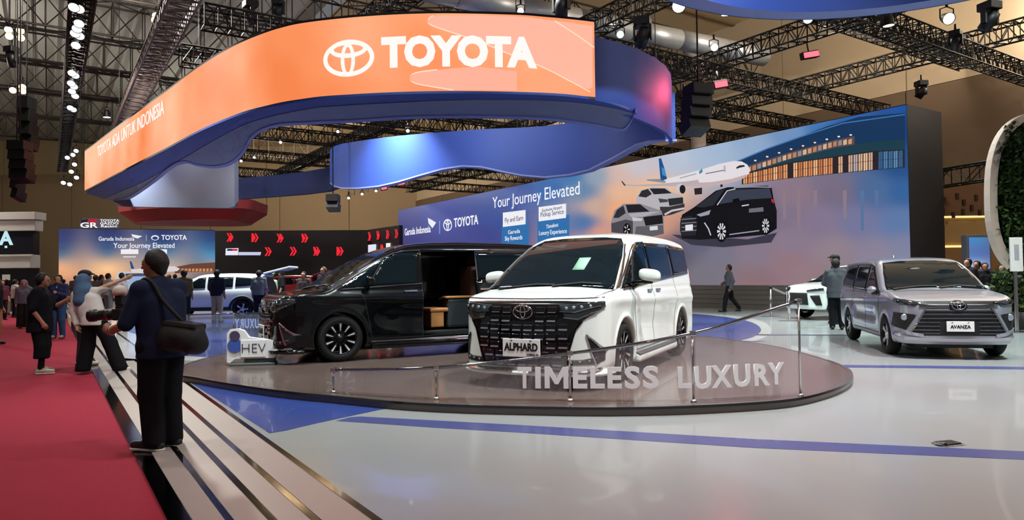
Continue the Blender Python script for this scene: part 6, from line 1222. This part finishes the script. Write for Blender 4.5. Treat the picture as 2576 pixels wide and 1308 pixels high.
    if cap:
        CM = M('cloth_' + cap, cap, .8); grow('cap', [('e', HP(0, -.012, .055), (.108, .114, .085)), ('c', HP(0, .08, .055), HP(0, .155, .045), .035, .02)], CM, root, min(res, .014), .02, [(HP(0, 0, .045), (0, 0, -1))], cache=cache)
    return root, J, HP
def at_feet(px, py, z): return on_z(px, py, z)
# ---- the photographer in the foreground
ph, J, HP = person('person', on_z(397, 1133, .02) + Vector((0, .05, .0)), math.radians(163), 1.70, 'photographer in navy polo shirt holding a camera with long lens, seen from behind',
    dict(pelvis=(0, -.02, .92), chest=(.0, .01, 1.27), neck=(0, .03, 1.45), head=(-.01, .065, 1.60), shl=(-.19, .03, 1.385), shr=(.19, .0, 1.395), ell=(-.275, .10, 1.10), wrl=(-.19, .36, 1.03), elr=(.27, .10, 1.12), wrr=(.10, .32, 1.16), face=(-.25, 1, -.05),
         hil=(-.09, 0, .90), hir=(.09, -.02, .90), knl=(-.085, .03, .49), knr=(.09, -.01, .49), anl=(-.075, .0, .085), anr=(.09, -.04, .085), tol=(-.09, .19, .035), tor=(.10, .15, .035)),
    skin='9a6a50', top='182038', bottom='0e0f14', hair='14100e', shoe='15161c', sole='cfcfc6', sleeve=.50, res=.011, fat=1.14, hem=-.12, curl=.8, fd=((.25, .8, .3), (-.5, .8, .1)), flare=.022, hair_clip=.01)
WT = M('watch_silver', 'b9b4ae', .25, 1); lathe('wrist_watch', [(.036, -.012), (.042, -.008), (.042, .008), (.036, .012)], WT, ph, 16, 'y').location = lerp(J['ell'], J['wrl'], .88)
CB_ = M('camera_black', '141315', .45)
cm = empty('camera', (0, 0, 0), label='black camera with long zoom lens and white flash dome held by the photographer', cat='camera'); cm.matrix_world = ph.matrix_basis @ Matrix.Translation((0.0, .44, 1.17)) @ Matrix.Rotation(.22, 4, 'Z') @ Matrix.Rotation(-.05, 4, 'X')
box('camera_body', (-.075, -.045, -.055), (.075, .04, .05), CB_, cm, .015); box('viewfinder', (-.035, -.05, .045), (.035, .03, .075), CB_, cm, .01); lathe('lens_barrel', [(0, .03), (.042, .03), (.044, .08), (.050, .09), (.050, .15), (.046, .155), (.048, .23), (.056, .235), (.056, .29), (.048, .29), (.044, .27), (0, .27)], CB_, cm, 24, 'y'); lathe('lens_ring', [(.0515, .10), (.0515, .13), (.0505, .13)], M('ring_grey', '57534f', .4, .6), cm, 24, 'y')
box('flash_body', (-.035, -.03, .075), (.035, .03, .16), CB_, cm, .01); lathe('flash_dome', [(0, .255), (.03, .25), (.055, .225), (.062, .19), (.055, .165), (0, .16)], M('dome_white', 'd8c8ba', .6), cm, 20)
bg_ = empty('shoulder_bag', (0, 0, 0), label='black shoulder bag hanging behind the photographer', cat='bag'); bg_.matrix_world = ph.matrix_basis @ Matrix.Translation((-.08, -.30, .98)) @ Matrix.Rotation(.1, 4, 'Z') @ Matrix.Rotation(.12, 4, 'X')
BG = M('bag_black', '101114', .75, var=.15, scale=20, bump=.3)
grow('bag_body', [('c', (-.05, -.12, -.05), (.05, -.12, -.05), .07, .07), ('c', (-.05, .10, -.05), (.05, .10, -.05), .07, .07), ('c', (0, -.12, .06), (0, .10, .06), .075, .075), ('c', (-.03, -.12, 0), (-.03, .1, 0), .09, .09), ('c', (.03, -.12, -.04), (.03, .1, -.04), .09, .09)], BG, bg_, .014, .05)
box('bag_flap', (-.085, -.17, .07), (.085, .15, .135), BG, bg_, .03)
st_ = [bg_.matrix_world.inverted() @ (ph.matrix_basis @ Vector(p)) for p in ((-.06, -.30, 1.10), (-.13, -.14, 1.30), (-.15, -.06, 1.44), (-.15, .03, 1.475), (-.13, .12, 1.40), (-.02, .17, 1.25), (.12, .16, 1.10), (.2, .0, 1.02), (.12, -.20, 1.0), (.02, -.30, 1.04))]
bm = bmesh.new(); bm_tube(bm, smooth_poly(st_, 4, False), .016, 6); bm_obj('bag_strap', bm, BG, bg_, True); 
# ---- young person in black, woman with blue headscarf, others on the carpet
by, BJ, _ = person('person', on_z(100, 940, 0), math.radians(18), 1.62, 'person in black oversized shirt and long black shorts on the red carpet', dict(ell=(-.20, .16, 1.13), wrl=(-.12, .36, 1.24), elr=(.25, -.04, 1.10), wrr=(.23, .10, .88), head=(0, .05, 1.585), anr=(.10, .05, .085), tor=(.12, .22, .035), knr=(.10, .06, .49)), skin='a8755c', top='0d0e14', bottom='0c0d10', shoe='a89a8c', hair='0a0908', sleeve=.5, leg=.55, res=.015, fat=1.3, hem=-.22, flare=.06, sole='c8c0b4')
for S_ in 'lr': grow('sock_' + ('left' if S_ == 'l' else 'right'), [('c', lerp(BJ['kn' + S_], BJ['an' + S_], .62), BJ['an' + S_], .050, .046)], M('sock_black', '0e0e10', .9), by, .012, .01)
HJP = dict(pelvis=(.10, 0, .90), chest=(-.02, .0, 1.22), neck=(-.08, .01, 1.38), head=(-.11, .04, 1.515), shl=(-.21, 0, 1.30), shr=(.11, .02, 1.36), ell=(-.25, -.02, 1.03), wrl=(-.16, -.05, .80), elr=(.30, .10, 1.46), wrr=(.50, .20, 1.56), hil=(.03, 0, .88), hir=(.18, 0, .89), knl=(-.02, .02, .47), knr=(.34, .06, .50), anl=(-.08, -.02, .085), anr=(.50, .08, .095), tol=(-.08, .15, .035), tor=(.62, .14, .045), face=(.45, 1, 0))
person('person', on_z(222, 940, .005), math.radians(84), 1.66, 'woman with blue headscarf and white blouse reaching out one arm', HJP, skin='b88a70', top='cfc8c4', bottom='100d12', shoe='c9bdb2', sleeve=.95, res=.015, hijab='3f5a78', hem=-.10, flare=.05)
person('person', on_z(181, 928, 0) + Vector((0, .35, 0)), math.radians(60), 1.68, 'man in dark cap and jacket standing behind the woman with headscarf', skin='9a6a50', top='23202a', bottom='3a3734', shoe='b8aa9c', sleeve=1, res=.018, cap='17151a', cache='A')
person('person', on_z(146, 852, 0), math.radians(-80), 1.68, 'man in open navy jacket, white shirt and blue jeans on the carpet', dict(ell=(-.25, .08, 1.14), wrl=(-.10, .28, 1.22)), skin='a8755c', top='262a48', bottom='30496c', shoe='8c8078', sleeve=1, res=.02, jacket='d8d4d4', cache='J')
person('person', on_z(60, 826, 0), math.radians(-60), 1.58, 'woman with pink headscarf, grey jacket and black skirt on the carpet', skin='b88a70', top='6f6c78', bottom='17151a', sleeve=1, res=.02, hijab='8f6a72', cache='H', flare=.06)
person('person', on_z(-14, 868, 0), math.radians(10), 1.70, 'person in black top and tan trousers cut by the left edge', skin='a8755c', top='0f0f14', bottom='9a7450', res=.02, sleeve=.6, cache='A2')
STG = dict(cache='B', res=.02)
def crowd(px, py, z, head, H, lab, top, bottom, hair='0d0b0b', skin='a8755c', cache='B', Y=None, **k):
    p = on_z(px, py, z) if Y is None else Vector((on_y(px, 700, Y).x, Y, z)); return person('person', p, math.radians(head), H, lab, None, skin, top, bottom, hair, res=.02, cache=cache, **k)
crowd(15, 792, -.02, 120, 1.68, 'far person in dark top at the left edge of the carpet', '20202a', 'b0a898', group='far visitors left'); crowd(38, 800, -.02, 60, 1.66, 'far person in white top before the white booth', 'c4bcb8', '22222a', group='far visitors left'); crowd(5, 806, -.02, -40, 1.62, 'far person in maroon top at the left edge', '5a2a34', '1a1a20', group='far visitors left')
crowd(104, 790, -.02, -90, 1.66, 'far person in brown jacket behind the person in black', '5c4038', '20202a'); crowd(222, 796, Z_ST, 80, 1.66, 'person in black top at the far end of the ramp', '1d1b20', '2a2a30'); crowd(240, 800, Z_ST, 110, 1.64, 'person in brown top at the far end of the ramp', '4a3a34', '22222a')
crowd(272, 800, Z_ST, 60, 1.70, 'man in grey shirt left of the pale blue pillar', '8c8f94', '6c6c70', cache='B'); crowd(306, 802, Z_ST, 100, 1.70, 'man in white shirt and black trousers beside the pale blue pillar', 'd0d4da', '15151a'); crowd(255, 796, Z_ST, 20, 1.66, 'person in olive top beyond the headscarf woman', '5a6438', '2a2a2a')
crowd(463, 815, Z_ST, 100, 1.72, 'man in camouflage shirt beside the white off-road car', '6a6448', '2c2c2a', sleeve=.6); crowd(546, 812, Z_ST, 85, 1.72, 'man in navy shirt and beige trousers before the white off-road car', '232838', 'b5a98c', sleeve=.6); crowd(652, 806, Z_ST, 100, 1.70, 'man in grey jacket behind the black van bonnet', '5f666c', '17181c', sleeve=1)
crowd(683, 0, Z_ST, -100, 1.60, 'woman in pale green top talking behind the black van', '9ab08c', '2a2a30', Y=27.5, long_hair=True, cache='C'); crowd(708, 0, Z_ST, 200, 1.76, 'man in black jacket with lanyard behind the black van', '17161a', '17181c', Y=27, cache='B', sleeve=1); crowd(764, 0, Z_ST, -95, 1.64, 'woman in grey top facing forward behind the black van', '5a4c48', '2a2a30', Y=24, long_hair=True, cache='C', skin='b98468'); crowd(814, 0, Z_ST, -120, 1.78, 'bald man in white collar behind the black van windscreen', '3c3c44', '1a1a20', Y=23.5, cache='B', skin='b98a6a', hair='6a5040')
for x, Y, H, c, nm in ((400, 30, 1.7, '33343c', 'slate shirt right of the photographer'), (425, 31, 1.66, '6a4a44', 'brown top'), (440, 34, 1.7, '23232b', 'black top by the camouflage shirt'), (190, 34, 1.7, '3c3436', 'dark brown jacket'), (205, 36, 1.64, '8c8480', 'pale grey top'), (160, 38, 1.68, '2c2a30', 'charcoal top furthest left'), (380, 33, 1.66, '23303c', 'dark teal shirt'), (250, 35, 1.66, '2a2628', 'black shirt left of the pillar')): crowd(x, 0, Z_ST if x > 180 else -.02, 80 + x % 50, H, 'distant visitor in ' + nm + ' before the far screen', c, '1d1d22', Y=Y, cache='B', group='distant crowd')
# ---- right half
WALK = dict(hil=(-.09, .02, .90), hir=(.09, -.02, .90), knl=(-.10, .16, .50), anl=(-.10, .22, .085), tol=(-.11, .40, .04), knr=(.10, -.10, .50), anr=(.10, -.36, .15), tor=(.11, -.25, .05), ell=(-.23, -.08, 1.12), wrl=(-.23, .02, .86), elr=(.24, .02, 1.12), wrr=(.20, .22, 1.0), chest=(0, .02, 1.28))
person('person', on_z(1836, 785, Z_ST), math.radians(176), 1.72, 'man in grey suit walking past the picture wall', WALK, skin='9a6a50', top='54585c', bottom='15161c', shoe='121214', sleeve=1, res=.018, jacket='d8d8dc', hem=-.14, group=None)
person('person', on_z(2106, 829, Z_ST), math.radians(70), 1.70, 'man in grey shirt with his back to us beside the silver car', dict(ell=(-.26, .06, 1.12), wrl=(-.12, .24, 1.04)), skin='9a6a50', top='4c5258', bottom='101116', shoe='121214', sleeve=1, res=.018, hem=-.16, fat=1.1)
person('person', on_z(2136, 822, Z_ST) + Vector((.15, 1.0, 0)), math.radians(150), 1.86, 'man in black cap behind the silver car', skin='8c6048', top='2a2c34', bottom='101116', sleeve=1, res=.02, cap='121216', cache='A')
for x, Y, H, t, l in ((2436, 19.6, 1.72, '2a2026', 'dark-haired visitor nearest the silver car at the bar'), (2459, 20.0, 1.66, '4a3c30', 'middle visitor standing at the bar'), (2478, 19.8, 1.60, '1c1a20', 'visitor in black at the right end of the bar group')): crowd(x, 0, Z_ST, 200 if x < 2470 else 250, H, l, t, '1a1a20', Y=Y, cache='B', hair='1a100c')
crowd(2520, 0, Z_ST, 240, 1.55, 'visitor in dark coat leaning by the plant frame', '17161c', '17161c', Y=20.5, cache='B', skin='b08a74')
